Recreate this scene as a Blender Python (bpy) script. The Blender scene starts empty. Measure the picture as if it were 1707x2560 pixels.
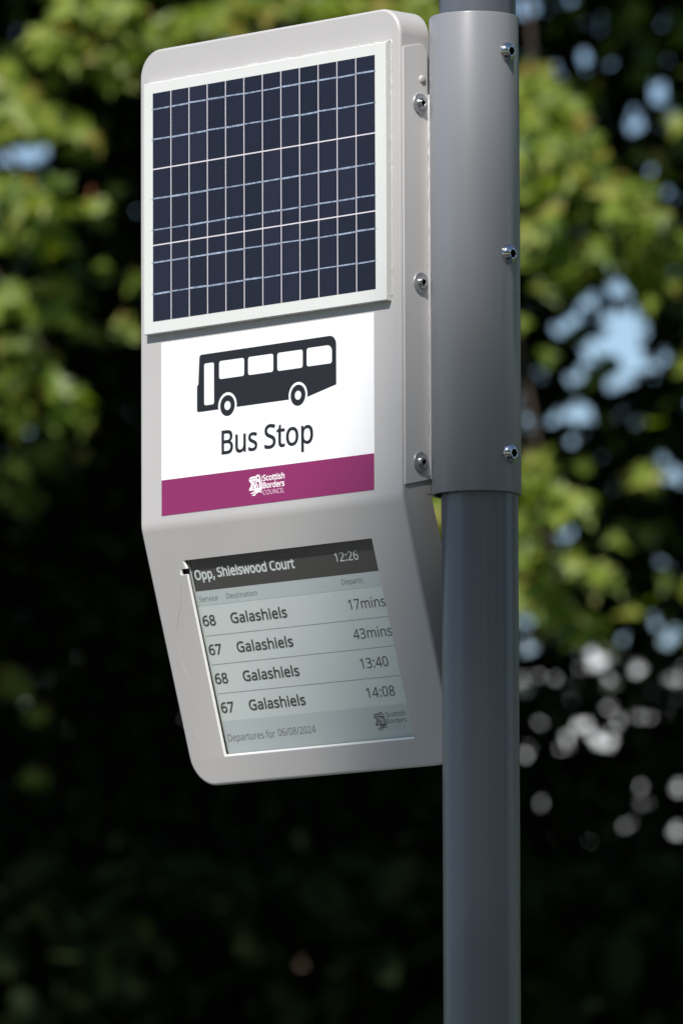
import bpy, bmesh, math, random
import numpy as np
from mathutils import Vector, Matrix
R = math.radians
sc = bpy.context.scene
col = sc.collection
random.seed(7); rng = np.random.default_rng(11)

# ------------------------------------------------------------------ camera, sky, sun, exposure
Z0 = 2.59                                   # height of the display's fold above the pavement
CAM = Vector((6.11465, -5.88789, -0.98869 + Z0))
YAW, PIT, ROLL, FPX = 0.79583, 0.11605, -0.00387, 21509.5
vf = Vector((-math.sin(YAW)*math.cos(PIT), math.cos(YAW)*math.cos(PIT), math.sin(PIT)))
r0 = Vector((math.cos(YAW), math.sin(YAW), 0)); u0 = r0.cross(vf)
vr = r0*math.cos(ROLL) + u0*math.sin(ROLL); vu = u0*math.cos(ROLL) - r0*math.sin(ROLL)
cd = bpy.data.cameras.new('camera'); cam = bpy.data.objects.new('camera', cd); col.objects.link(cam)
cam.matrix_world = Matrix(((vr.x, vu.x, -vf.x, CAM.x), (vr.y, vu.y, -vf.y, CAM.y), (vr.z, vu.z, -vf.z, CAM.z), (0, 0, 0, 1)))
cd.sensor_fit = 'VERTICAL'; cd.sensor_height = 24.0; cd.sensor_width = 36.0
cd.lens = FPX/2560*24.0
cd.clip_start = .1; cd.clip_end = 3000
cd.dof.use_dof = True; cd.dof.focus_distance = 8.50; cd.dof.aperture_fstop = cd.lens/30.0; cd.dof.aperture_blades = 0
sc.camera = cam

SUN_AZ, SUN_EL = 24.0, 48.0                 # azimuth to the right of the display's own facing direction
wd = bpy.data.worlds.new('World'); sc.world = wd; wd.use_nodes = True
nt = wd.node_tree; sky = nt.nodes.new('ShaderNodeTexSky'); sky.sky_type = 'NISHITA'; sky.sun_disc = False
sky.sun_elevation = R(SUN_EL); sky.sun_rotation = R(180-SUN_AZ); sky.dust_density = .4; sky.ozone_density = 2.5
nt.links.new(sky.outputs[0], nt.nodes['Background'].inputs[0]); nt.nodes['Background'].inputs[1].default_value = .10
sd = Vector((math.sin(R(SUN_AZ))*math.cos(R(SUN_EL)), -math.cos(R(SUN_AZ))*math.cos(R(SUN_EL)), math.sin(R(SUN_EL))))
sl = bpy.data.lights.new('sun', 'SUN'); sl.energy = 5.0; sl.angle = R(.53); sl.color = (1, .955, .89)
so = bpy.data.objects.new('sun', sl); col.objects.link(so); so.location = sd*60
so.rotation_euler = sd.to_track_quat('Z', 'Y').to_euler()
vs = sc.view_settings; vs.view_transform = 'Standard'; vs.look = 'None'; vs.gamma = 1; vs.exposure = 0.25; vs.use_curve_mapping = False
sc.cycles.max_bounces = 8; sc.cycles.transparent_max_bounces = 8

# ------------------------------------------------------------------ materials
def mat(name, base, rough=.5, spec=.5, metal=0., coat=0., coat_rough=.05, var=0., vscale=8., bump=0., bscale=200., stretch=None, trans=0.):
    m = bpy.data.materials.new(name); m.use_nodes = True; t = m.node_tree; N = t.nodes; b = N['Principled BSDF']
    b.inputs['Base Color'].default_value = (*base, 1); b.inputs['Roughness'].default_value = rough
    b.inputs['Specular IOR Level'].default_value = spec; b.inputs['Metallic'].default_value = metal
    b.inputs['Coat Weight'].default_value = coat; b.inputs['Coat Roughness'].default_value = coat_rough
    tc = N.new('ShaderNodeTexCoord'); src = tc.outputs['Object']
    if stretch:
        mp = N.new('ShaderNodeMapping'); mp.inputs['Scale'].default_value = stretch; t.links.new(src, mp.inputs[0]); src = mp.outputs[0]
    if var:
        n = N.new('ShaderNodeTexNoise'); n.inputs['Scale'].default_value = vscale; n.inputs['Detail'].default_value = 5; t.links.new(src, n.inputs['Vector'])
        mr = N.new('ShaderNodeMapRange'); mr.inputs['From Min'].default_value = .3; mr.inputs['From Max'].default_value = .7
        mr.inputs['To Min'].default_value = 1-var; mr.inputs['To Max'].default_value = 1+var; t.links.new(n.outputs[0], mr.inputs[0])
        mx = N.new('ShaderNodeVectorMath'); mx.operation = 'SCALE'; mx.inputs[0].default_value = base; t.links.new(mr.outputs[0], mx.inputs['Scale'])
        t.links.new(mx.outputs[0], b.inputs['Base Color'])
        m2 = N.new('ShaderNodeMapRange'); m2.inputs['From Min'].default_value = .3; m2.inputs['From Max'].default_value = .7
        m2.inputs['To Min'].default_value = max(.02, rough-.06); m2.inputs['To Max'].default_value = rough+.06; t.links.new(n.outputs[0], m2.inputs[0]); t.links.new(m2.outputs[0], b.inputs['Roughness'])
    if bump:
        n2 = N.new('ShaderNodeTexNoise'); n2.inputs['Scale'].default_value = bscale; n2.inputs['Detail'].default_value = 2; t.links.new(tc.outputs['Object'], n2.inputs['Vector'])
        bp = N.new('ShaderNodeBump'); bp.inputs['Strength'].default_value = bump; bp.inputs['Distance'].default_value = .001; t.links.new(n2.outputs[0], bp.inputs['Height']); t.links.new(bp.outputs[0], b.inputs['Normal'])
    return m
def leafmat(name, cols, trans=.35, rough=.45, spec=.4):
    m = bpy.data.materials.new(name); m.use_nodes = True; t = m.node_tree; N = t.nodes; b = N['Principled BSDF']
    g = N.new('ShaderNodeNewGeometry'); cr = N.new('ShaderNodeValToRGB'); cr.color_ramp.interpolation = 'LINEAR'
    e = cr.color_ramp.elements
    while len(e) < len(cols): e.new(.5)
    for i, (p, c) in enumerate(cols): e[i].position = p; e[i].color = (*c, 1)
    t.links.new(g.outputs['Random Per Island'], cr.inputs[0]); t.links.new(cr.outputs[0], b.inputs['Base Color'])
    b.inputs['Roughness'].default_value = rough; b.inputs['Specular IOR Level'].default_value = spec
    tr = N.new('ShaderNodeBsdfTranslucent'); hs = N.new('ShaderNodeHueSaturation'); hs.inputs['Value'].default_value = 1.5; hs.inputs['Saturation'].default_value = 1.15
    t.links.new(cr.outputs[0], hs.inputs['Color']); t.links.new(hs.outputs[0], tr.inputs[0])
    mx = N.new('ShaderNodeMixShader'); mx.inputs[0].default_value = trans; t.links.new(b.outputs[0], mx.inputs[1]); t.links.new(tr.outputs[0], mx.inputs[2])
    t.links.new(mx.outputs[0], N['Material Output'].inputs[0])
    return m
M = {}
M['case'] = mat('pale silver powder coat', (.452, .442, .443), .42, .5, var=.025, vscale=5, bump=.05, bscale=900)
M['raw'] = mat('raw cut aluminium edge', (.88, .88, .87), .4)
M['pole'] = mat('grey painted steel', (.094, .103, .127), .34, .5, coat=.4, coat_rough=.26, var=.05, vscale=14, bump=.04, bscale=300, stretch=(1, 1, .12))
M['sleeve'] = mat('silver grey painted sleeve', (.235, .24, .26), .34, .5, coat=.5, coat_rough=.2, var=.02, vscale=14, bump=.03, bscale=300, stretch=(1, 1, .12))
M['socket'] = mat('socket shade black', (.02, .02, .02), .5, metal=.3)  # black stands in for the shade inside the bolt sockets
M['plate'] = mat('grey powder coated plate', (.56, .555, .56), .42, .5, var=.03, vscale=9, bump=.05, bscale=900)
M['steel'] = mat('stainless steel', (.62, .61, .60), .16, metal=1., var=.12, vscale=90)
M['washer'] = mat('dull zinc washer', (.40, .42, .45), .42, metal=.6, var=.1, vscale=120)
M['sheet'] = mat('white solar backsheet under glass', (.655, .665, .65), .35, coat=.3, coat_rough=.04)
M['edge'] = mat('glass edge of the panel', (.66, .67, .65), .3)
M['cell'] = mat('dark blue silicon', (.0075, .0075, .020), .30, .35, coat=.1, coat_rough=.05)
_t = M['cell'].node_tree; _g = _t.nodes.new('ShaderNodeNewGeometry'); _c = _t.nodes.new('ShaderNodeValToRGB')     # wafers differ a little from one another
_c.color_ramp.elements[0].color = (.0055, .0058, .016, 1); _c.color_ramp.elements[1].color = (.011, .0105, .027, 1)
_t.links.new(_g.outputs['Random Per Island'], _c.inputs[0]); _t.links.new(_c.outputs[0], _t.nodes['Principled BSDF'].inputs['Base Color'])
M['bus'] = mat('tinned busbar ribbon', (.34, .40, .52), .32, metal=.3, var=.45, vscale=220)
M['gap'] = mat('white gap lines', (.70, .66, .72), .4)
M['vinyl'] = mat('white vinyl', (.86, .86, .88), .28, .5, var=.01, vscale=6)
M['purple'] = mat('magenta vinyl', (.235, .020, .112), .3, .35)
M['ink'] = mat('black vinyl', (.013, .013, .016), .35, .4)
M['white'] = mat('white print', (.86, .80, .84), .3)
M['pink'] = mat('pale thin print', (.72, .50, .62), .3)
M['epaper'] = mat('electronic paper light', (.505, .56, .556), .32, .4, coat=.3, coat_rough=.06, var=.02, vscale=10)
M['epband'] = mat('electronic paper mid grey', (.42, .475, .48), .32, .4, coat=.3, coat_rough=.06)
M['epdark'] = mat('electronic paper dark', (.052, .050, .048), .32, .4, coat=.3, coat_rough=.06)
M['epink'] = mat('electronic paper ink', (.05, .055, .055), .4)
M['epgrey'] = mat('electronic paper grey ink', (.17, .18, .18), .4)
M['epgrey2'] = mat('electronic paper small ink', (.12, .125, .125), .4)
M['epfaint'] = mat('electronic paper faint ink', (.33, .37, .37), .4)
M['eplight'] = mat('electronic paper white letters', (.56, .61, .61), .4)
M['black'] = mat('black gasket', (.008, .008, .008), .6)
M['silicone'] = mat('clear silicone sealant', (.56, .555, .55), .2, .5, coat=.3, bump=.5, bscale=160)
M['nub'] = mat('white plastic nub', (.50, .49, .49), .35)
M['leaf'] = leafmat('sunlit broad leaves', [(0, (.045, .09, .009)), (.45, (.145, .215, .020)), (.85, (.27, .325, .052)), (.96, (.26, .26, .04)), (1, (.28, .13, .03))], .42)
M['leafdark'] = leafmat('leaves darkened for shade', [(0, (.010, .018, .006)), (.6, (.017, .028, .009)), (1, (.027, .034, .011))], .1, .75, .08)  # deep shade of the wood is put into this darker leaf colour
M['bark'] = mat('dark bark', (.045, .034, .026), .9, .2, var=.4, vscale=14, bump=.6, bscale=30, stretch=(1, 1, .25))
M['twig'] = mat('reddish twig', (.20, .075, .035), .7, .3, var=.2, vscale=20)
M['asphalt'] = mat('asphalt', (.05, .05, .052), .9, .3, var=.2, vscale=3, bump=.5, bscale=60)
M['paving'] = mat('paving', (.24, .235, .225), .85, .3, var=.12, vscale=2, bump=.3, bscale=40)
M['kerb'] = mat('kerb stone', (.30, .29, .28), .85, .3, var=.12, vscale=5)
M['paint'] = mat('road paint', (.75, .75, .73), .7, .3, var=.1, vscale=6)
M['grass'] = mat('grass', (.04, .07, .018), .95, .2, var=.35, vscale=1.2, bump=.8, bscale=25)
M['render'] = mat('white render', (.80, .80, .82), .8, .2, var=.05, vscale=1.5)
M['sandstone'] = mat('sandstone', (.42, .28, .20), .9, .2, var=.2, vscale=2)
M['glass'] = mat('dark window glass', (.03, .035, .04), .08, .5)
M['slate'] = mat('slate', (.09, .09, .10), .7, .3, var=.2, vscale=3)

# ------------------------------------------------------------------ mesh helpers
def link(name, verts, faces, mats, parent=None, mids=None, smooth=None, origin=None, wn=False):
    me = bpy.data.meshes.new(name)
    o0 = Vector(origin) if origin is not None else Vector((0, 0, 0))
    me.from_pydata([tuple(Vector(v)-o0) for v in verts], [], faces)
    for m in (mats if isinstance(mats, (list, tuple)) else [mats]): me.materials.append(m)
    if mids: me.polygons.foreach_set('material_index', mids)
    bm = bmesh.new(); bm.from_mesh(me); bmesh.ops.recalc_face_normals(bm, faces=bm.faces); bm.to_mesh(me); bm.free()
    if smooth:
        me.shade_smooth(); me.set_sharp_from_angle(angle=R(smooth))
    o = bpy.data.objects.new(name, me); col.objects.link(o)
    if parent: o.parent = parent
    if wn:
        w = o.modifiers.new('w', 'WEIGHTED_NORMAL'); w.keep_sharp = True; w.weight = 100
    return o
def tag(o, label=None, cat=None, group=None, kind=None):
    if label: o['label'] = label
    if cat: o['category'] = cat
    if group: o['group'] = group
    if kind: o['kind'] = kind
    return o
def empty(name, loc, **k):
    o = bpy.data.objects.new(name, None); o.location = loc; o.empty_display_size = .2; col.objects.link(o); return tag(o, **k)
class MB:
    def __init__(s): s.v = []; s.f = []; s.m = []
    def add(s, v, f, m=0):
        b = len(s.v); s.v += [tuple(x) for x in v]; s.f += [tuple(i+b for i in q) for q in f]; s.m += [m]*len(f); return s
    def box(s, lo, hi, m=0, mp=lambda a: a):
        x0, y0, z0 = lo; x1, y1, z1 = hi
        return s.add([mp(a) for a in [(x0, y0, z0), (x1, y0, z0), (x1, y1, z0), (x0, y1, z0), (x0, y0, z1), (x1, y0, z1), (x1, y1, z1), (x0, y1, z1)]],
                     [(3, 2, 1, 0), (4, 5, 6, 7), (0, 1, 5, 4), (1, 2, 6, 5), (2, 3, 7, 6), (3, 0, 4, 7)], m)
    def tube(s, pts, rad, n=10, m=0, cap=True):
        pts = [Vector(p) for p in pts]; V = []; F = []
        for i, p in enumerate(pts):
            d = (pts[min(i+1, len(pts)-1)]-pts[max(i-1, 0)]).normalized()
            a = d.orthogonal().normalized() if i == 0 else (a-d*a.dot(d)).normalized()
            b = d.cross(a)
            for k in range(n):
                t = 2*math.pi*k/n; V.append(p+(a*math.cos(t)+b*math.sin(t))*rad[i])
        for i in range(len(pts)-1):
            for k in range(n): F.append((i*n+k, i*n+(k+1) % n, (i+1)*n+(k+1) % n, (i+1)*n+k))
        if cap: F += [tuple(range(n))[::-1], tuple(range((len(pts)-1)*n, len(pts)*n))]
        return s.add(V, F, m)
    def rings(s, rings, m=0, cap0=False, cap1=False):          # closed loft through equal rings
        n = len(rings[0]); V = [v for r in rings for v in r]; F = []
        for i in range(len(rings)-1):
            for k in range(n): F.append((i*n+k, i*n+(k+1) % n, (i+1)*n+(k+1) % n, (i+1)*n+k))
        if cap0: F.append(tuple(range(n))[::-1])
        if cap1: F.append(tuple(range((len(rings)-1)*n, len(rings)*n)))
        return s.add(V, F, m)
    def link(s, name, mats, parent=None, **k): return link(name, s.v, s.f, mats, parent, mids=s.m, **k)

def rrect(x0, y0, x1, y1, r, n=6, r4=None):
    rr = r4 or (r, r, r, r); P = []                             # BL, BR, TR, TL, counter-clockwise
    for (cx, cy, a, q) in ((x0+rr[0], y0+rr[0], 180, rr[0]), (x1-rr[1], y0+rr[1], 270, rr[1]), (x1-rr[2], y1-rr[2], 0, rr[2]), (x0+rr[3], y1-rr[3], 90, rr[3])):
        if q < 1e-9: P.append((cx, cy)); continue
        for i in range(n+1):
            t = R(a+90*i/n); P.append((cx+q*math.cos(t), cy+q*math.sin(t)))
    return P
def circle(cx, cy, r, n=40): return [(cx+r*math.cos(2*math.pi*i/n), cy+r*math.sin(2*math.pi*i/n)) for i in range(n)]
def stroke(pts, w0, w1=None):                                   # a closed loop round an open polyline, width may taper
    w1 = w0 if w1 is None else w1; L = []; Q = []; n = len(pts)
    for i, p in enumerate(pts):
        a = pts[max(i-1, 0)]; b = pts[min(i+1, n-1)]; dx, dy = b[0]-a[0], b[1]-a[1]; l = math.hypot(dx, dy) or 1
        w = (w0+(w1-w0)*i/(n-1))/2; L.append((p[0]-dy/l*w, p[1]+dx/l*w)); Q.append((p[0]+dy/l*w, p[1]-dx/l*w))
    return L+Q[::-1]
def flat(loops, thick, offset=0., bez=None):                    # filled 2-D shapes (holes by overlap) -> verts, faces; x, y and height
    c = bpy.data.curves.new('shape', 'CURVE'); c.dimensions = '2D'; c.fill_mode = 'BOTH'; c.resolution_u = 4; c.extrude = thick/2; c.offset = offset
    for lp in loops:
        s = c.splines.new('POLY'); s.points.add(len(lp)-1); s.use_cyclic_u = True
        for i, p in enumerate(lp): s.points[i].co = (p[0], p[1], 0, 1)
    for sp in bez or ():
        n = len(sp); s = c.splines.new('BEZIER'); s.bezier_points.add(n-1); s.use_cyclic_u = True
        for i, b in enumerate(sp):
            q = s.bezier_points[i]; q.handle_left_type = q.handle_right_type = 'FREE'
            q.co = (b[0], b[1], 0); q.handle_left = (b[2], b[3], 0); q.handle_right = (b[4], b[5], 0)
    o = bpy.data.objects.new('shape', c); col.objects.link(o)
    bpy.context.view_layer.update()
    me = bpy.data.meshes.new_from_object(o.evaluated_get(bpy.context.evaluated_depsgraph_get()))
    V = [(v.co.x, v.co.y, v.co.z+thick/2) for v in me.vertices]; F = [tuple(p.vertices) for p in me.polygons]
    bpy.data.objects.remove(o); bpy.data.curves.remove(c); bpy.data.meshes.remove(me)
    return V, F
# letter outlines: advance width, then one closed outline per string (point, left handle, right handle in thousandths)
GL = {
 ' ': (209, []),
 ',': (215, ['154 84 152 87 149 65 136 23 143 45 128 1 111 -42 120 -20 102 -64 85 -103 94 -84 68 -103 33 -103 50 -103 38 -83 49 -38 43 -61 54 -15 63 31 58 8 67 54 73 93 70 74 98 93 148 93 123 93 150 90']),
 '/': (298, ['290 573 267 573 219 382 77 0 148 191 54 0 8 0 31 0 79 191 221 573 150 382 244 573']),
 '0': (459, ['419 287 419 349 419 241 409 163 416 199 402 126 376 70 391 96 360 45 316 12 341 25 292 -1 229 -8 263 -8 186 -8 122 27 150 4 94 51 60 129 73 85 46 173 39 287 39 226 39 349 58 446 46 402 71 490 119 547 91 523 146 570 229 581 183 581 271 581 335 547 307 570 364 523 399 446 385 490 412 402', '110 287 110 339 110 235 121 156 114 191 129 122 159 78 142 96 177 61 229 52 200 52 257 52 298 78 281 61 315 95 336 156 328 121 344 191 348 287 348 235 348 339 336 417 344 383 328 452 298 495 315 478 281 513 229 521 257 521 200 521 159 495 177 513 142 478 121 417 129 452 114 383']),
 '1': (459, ['285 0 285 191 262 0 216 0 239 0 216 133 216 400 216 267 216 416 216 439 216 429 216 450 217 470 217 460 218 479 219 499 218 489 210 490 196 477 203 483 189 471 169 455 180 464 149 438 108 405 129 422 96 421 71 452 84 437 123 492 226 573 175 532 246 573 285 573 265 573 285 382']),
 '2': (459, ['417 0 417 21 291 0 38 0 165 0 38 20 38 59 38 39 88 109 188 210 138 160 217 239 261 287 242 265 281 310 306 353 296 332 316 375 322 424 322 399 322 456 294 496 312 480 275 512 221 520 250 520 193 520 147 506 168 516 126 496 83 466 105 483 70 482 45 513 57 497 60 526 94 548 76 538 112 558 153 572 132 566 174 578 221 581 196 581 256 581 313 562 287 574 338 550 372 510 358 532 387 487 394 428 394 460 394 398 375 344 388 370 363 318 324 267 346 292 302 241 247 185 276 214 207 146 128 67 167 107 128 66 128 64 128 65 224 64 417 64 321 64 417 43']),
 '3': (459, ['395 439 395 480 395 413 381 372 391 391 371 353 340 326 358 338 322 315 277 302 301 306 277 300 277 298 277 299 323 293 379 255 357 279 402 231 413 163 413 201 413 130 390 74 405 100 374 48 318 14 350 28 286 -1 193 -8 244 -8 163 -8 110 -1 136 -6 84 3 36 23 60 11 36 45 36 89 36 67 60 77 114 61 86 68 142 55 194 51 168 51 245 51 305 81 282 61 328 101 339 164 339 129 339 188 320 223 333 208 308 237 265 255 289 248 241 262 179 265 213 265 160 265 123 265 142 265 123 285 123 326 123 306 142 326 180 326 161 326 211 326 259 339 238 330 280 348 307 377 296 361 318 394 323 434 323 412 323 462 295 498 314 483 276 514 219 521 251 521 199 521 164 515 180 519 147 511 117 498 132 506 103 491 75 473 89 483 63 489 39 521 51 505 60 537 115 563 85 551 145 575 218 581 180 581 278 581 352 540 323 567 381 514']),
 '4': (459, ['443 130 443 151 415 130 359 130 387 130 359 87 359 0 359 43 337 0 291 0 314 0 291 43 291 130 291 87 200 130 17 130 108 130 17 150 17 190 17 170 107 319 286 576 196 447 311 576 359 576 335 576 359 448 359 193 359 321 387 193 443 193 415 193 443 172', '291 374 291 314 291 388 291 412 291 400 292 423 293 444 292 434 293 454 294 474 294 464 294 483 295 500 295 492 294 500 292 500 293 500 288 490 276 468 282 479 269 456 257 438 263 446 200 356 86 193 143 275 154 193 291 193 223 193 291 253']),
 '6': (459, ['44 245 44 202 44 278 51 342 46 310 55 374 75 433 63 405 86 462 121 510 101 487 141 532 196 562 166 549 226 574 306 581 263 581 318 581 344 579 330 580 357 578 377 573 368 576 377 553 377 513 377 533 367 516 344 520 356 519 332 522 308 523 320 523 271 523 216 504 240 517 191 492 158 454 172 475 143 433 127 380 133 408 120 352 115 291 116 323 116 291 119 291 118 291 128 304 150 326 138 315 162 336 194 350 177 344 212 356 255 358 232 358 288 358 342 338 317 352 367 324 400 279 386 305 414 253 421 184 421 221 421 145 399 82 414 111 384 53 336 15 363 31 309 0 239 -8 276 -8 212 -8 163 7 186 -3 139 17 101 54 119 33 83 75 59 133 69 101 49 165', '238 51 218 51 272 51 320 84 299 62 341 105 351 184 351 139 351 221 324 271 342 250 305 292 241 303 277 303 215 303 175 287 194 298 156 277 131 248 142 264 121 232 115 198 115 215 115 180 123 146 118 163 128 129 146 99 136 113 157 84 185 64 170 73 200 56']),
 '7': (459, ['109 0 135 0 187 169 344 508 266 339 241 508 35 508 138 508 35 530 35 573 35 551 163 573 419 573 291 573 419 554 419 518 419 536 342 345 187 0 264 173 161 0']),
 '8': (459, ['229 581 196 581 262 581 318 565 292 575 343 555 378 519 363 539 393 499 400 443 400 473 400 420 385 383 395 400 375 366 346 338 362 351 329 325 291 303 311 313 315 292 355 265 336 279 374 251 401 216 390 234 413 197 419 148 419 175 419 116 395 65 411 89 380 42 330 11 358 24 302 -2 231 -8 269 -8 190 -8 126 10 155 -2 98 23 61 63 76 40 47 86 39 146 39 113 39 172 56 214 45 195 67 233 99 264 81 250 118 278 158 299 137 289 139 310 107 336 122 322 92 349 71 383 80 365 62 400 58 444 58 421 58 474 80 518 65 498 95 538 141 565 115 554 167 575', '108 145 108 165 108 117 138 76 118 94 158 57 229 48 188 48 268 48 319 76 298 57 339 94 350 148 350 118 350 166 335 197 345 183 325 211 293 235 311 224 275 246 229 265 254 256 225 267 217 270 221 269 193 260 157 237 173 249 141 226 121 197 129 212 112 182', '228 524 259 524 198 524 155 502 174 517 136 488 127 441 127 468 127 421 141 391 131 405 150 378 179 357 163 367 195 348 232 330 213 339 250 338 282 357 267 347 297 366 317 392 308 378 326 405 330 441 330 422 330 468 302 502 321 488 284 517']),
 ':': (215, ['58 43 58 24 58 63 72 85 63 77 82 93 107 97 93 97 121 97 142 85 132 93 152 77 157 43 157 63 157 24 142 2 152 10 132 -7 107 -11 121 -11 93 -11 72 2 82 -7 63 10', '58 387 58 367 58 407 72 429 63 421 82 437 107 441 93 441 121 441 142 429 132 437 152 421 157 387 157 407 157 367 142 345 152 353 132 336 107 332 121 332 93 332 72 345 82 336 63 353']),
 'B': (521, ['241 573 187 573 313 573 404 541 367 562 440 520 459 431 459 483 459 408 446 371 455 388 438 354 409 328 426 339 393 316 350 304 373 308 350 303 350 300 350 301 374 296 415 279 395 289 435 269 461 236 450 254 472 217 478 163 478 193 478 128 454 74 470 99 438 50 385 19 415 31 356 6 279 0 320 0 212 0 78 0 145 0 78 191 78 573 78 382 132 573', '256 329 221 329 305 329 357 352 339 337 375 368 384 423 384 392 384 454 351 490 373 477 329 504 245 511 293 511 213 511 150 511 182 511 150 450 150 329 150 389 185 329', '150 269 187 269 150 199 150 61 150 130 188 61 265 61 227 61 316 61 371 91 352 71 391 110 401 168 401 136 401 189 388 221 397 206 379 236 344 256 364 248 323 265 260 269 295 269 223 269']),
 'C': (507, ['323 517 349 517 293 517 241 502 265 512 216 491 178 456 195 476 161 436 139 383 148 412 130 354 125 286 125 322 125 239 147 164 132 198 162 129 213 83 184 102 242 65 322 55 279 55 348 55 394 62 371 57 416 66 460 78 438 71 460 57 460 15 460 36 438 7 393 -2 416 1 371 -6 312 -8 343 -8 254 -8 166 28 205 4 127 52 78 131 98 86 59 175 49 287 49 227 49 330 67 406 55 370 79 442 120 499 97 473 143 525 206 559 172 545 240 574 324 581 280 581 353 581 409 572 382 578 436 566 482 547 461 558 472 527 453 486 463 506 435 494 394 508 416 501 372 514']),
 'D': (585, ['536 292 536 353 536 228 501 131 525 174 477 87 399 33 443 55 354 11 237 0 300 0 184 0 78 0 131 0 78 191 78 573 78 382 137 573 254 573 195 573 312 573 404 540 362 562 446 519 502 446 479 488 525 405', '460 289 460 214 460 340 435 415 452 382 418 447 361 487 394 471 329 503 244 511 290 511 213 511 150 511 181 511 150 361 150 62 150 211 176 62 228 62 202 62 305 62 402 119 363 81 441 157']),
 'G': (584, ['326 302 326 281 392 302 524 302 458 302 524 209 524 22 524 115 493 11 431 -1 462 4 399 -6 323 -8 363 -8 264 -8 173 28 214 4 133 51 81 130 102 85 59 174 49 286 49 226 49 346 84 442 61 398 108 486 186 544 142 520 230 568 346 581 283 581 378 581 437 572 408 578 465 566 516 547 492 558 507 526 489 484 498 505 469 493 421 508 446 501 395 514 342 517 369 517 296 517 225 489 257 508 192 470 150 409 167 444 133 375 124 286 124 334 124 241 146 166 132 201 161 131 216 84 184 103 247 64 340 55 289 55 365 55 404 59 387 56 422 61 452 68 438 64 452 125 452 238 452 182 410 238 326 238 368 238 326 260']),
 'I': (272, ['239 0 239 14 170 0 32 0 101 0 32 14 32 42 32 28 55 47 99 57 77 52 99 210 99 515 99 362 77 520 32 531 55 526 32 545 32 573 32 559 101 573 239 573 170 573 239 559 239 531 239 545 217 526 172 515 194 520 172 362 172 57 172 210 194 52 239 42 217 47 239 28']),
 'L': (420, ['78 0 185 0 78 191 78 573 78 382 102 573 150 573 126 573 150 403 150 64 150 234 233 64 400 64 317 64 400 43 400 0 400 21 293 0']),
 'N': (609, ['532 0 532 191 504 0 447 0 476 0 345 159 141 476 243 317 140 476 138 476 139 476 139 463 141 432 140 449 142 415 143 378 142 397 144 359 144 320 144 340 144 213 144 0 144 107 122 0 78 0 100 0 78 191 78 573 78 382 106 573 161 573 133 573 263 415 467 99 365 257 468 99 470 99 469 99 469 107 468 137 469 120 467 154 466 193 466 173 465 214 464 249 464 232 464 357 464 573 464 465 487 573 532 573 509 573 532 382']),
 'O': (626, ['577 287 577 346 577 243 561 166 572 202 549 130 510 73 533 99 488 47 428 13 461 27 395 -1 314 -8 357 -8 269 -8 196 13 230 -1 163 27 114 73 136 47 92 99 65 167 76 130 54 203 49 288 49 244 49 347 78 442 59 398 97 486 166 545 126 520 205 569 314 581 254 581 372 581 459 545 420 569 498 521 547 442 527 486 567 398', '125 287 125 335 125 239 145 163 132 198 159 128 207 83 179 101 235 64 314 55 271 55 357 55 420 83 392 64 447 101 481 163 468 128 495 198 501 287 501 239 501 359 456 457 486 416 426 498 314 518 379 518 271 518 207 490 235 509 179 472 145 411 159 445 132 377']),
 'S': (440, ['403 153 403 183 403 119 378 66 394 90 361 42 307 11 337 24 276 -2 198 -8 240 -8 177 -8 137 -5 156 -7 117 -3 83 4 99 0 67 8 41 19 53 13 41 42 41 88 41 65 60 80 113 65 84 72 141 58 201 55 171 55 230 55 273 66 253 58 292 73 316 98 306 84 326 112 330 147 330 128 330 165 318 194 326 181 310 207 277 230 297 219 258 241 196 265 230 252 171 274 131 294 150 283 113 304 85 330 97 316 73 343 57 375 63 358 51 392 48 435 48 412 48 465 71 513 56 491 87 534 136 563 108 551 163 575 231 581 195 581 262 581 318 572 291 578 344 566 389 549 368 558 381 528 366 487 374 507 347 495 302 508 325 503 279 514 229 517 254 517 205 517 169 507 185 514 153 500 133 478 141 490 125 465 121 434 121 450 121 415 133 386 125 399 141 373 172 351 154 361 191 341 246 318 215 330 280 306 332 279 308 293 355 265 385 228 372 248 397 208']),
 'U': (586, ['513 202 513 326 513 163 489 95 505 127 473 63 416 20 449 38 383 1 290 -8 341 -8 219 -8 128 50 165 11 91 89 72 204 72 140 72 327 72 573 72 450 96 573 144 573 120 573 144 449 144 201 144 325 144 155 182 93 157 119 206 67 294 55 244 55 329 55 379 73 357 61 401 86 427 126 416 103 437 148 442 202 442 173 442 326 442 573 442 449 466 573 513 573 489 573 513 449']),
 'a': (450, ['231 437 203 437 283 437 347 403 322 426 372 380 385 293 385 343 385 195 385 0 385 98 368 0 334 0 351 0 329 20 320 61 325 41 319 61 317 61 318 61 304 45 279 22 292 32 266 12 234 -1 251 4 217 -6 172 -8 196 -8 147 -8 103 6 124 -3 82 15 55 48 66 29 43 67 37 119 37 91 37 162 87 219 54 195 121 242 243 257 173 254 267 257 316 259 292 258 316 268 316 285 316 276 316 321 293 359 308 345 277 373 227 380 255 380 204 380 163 370 183 377 142 363 106 347 123 356 99 365 84 400 91 383 103 410 151 426 125 419 176 433', '252 208 273 209 198 206 141 182 161 197 120 167 110 119 110 146 110 95 132 66 117 77 147 55 188 49 165 49 225 49 279 79 255 59 303 99 315 172 315 130 315 184 315 210 315 197 294 209']),
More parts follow.
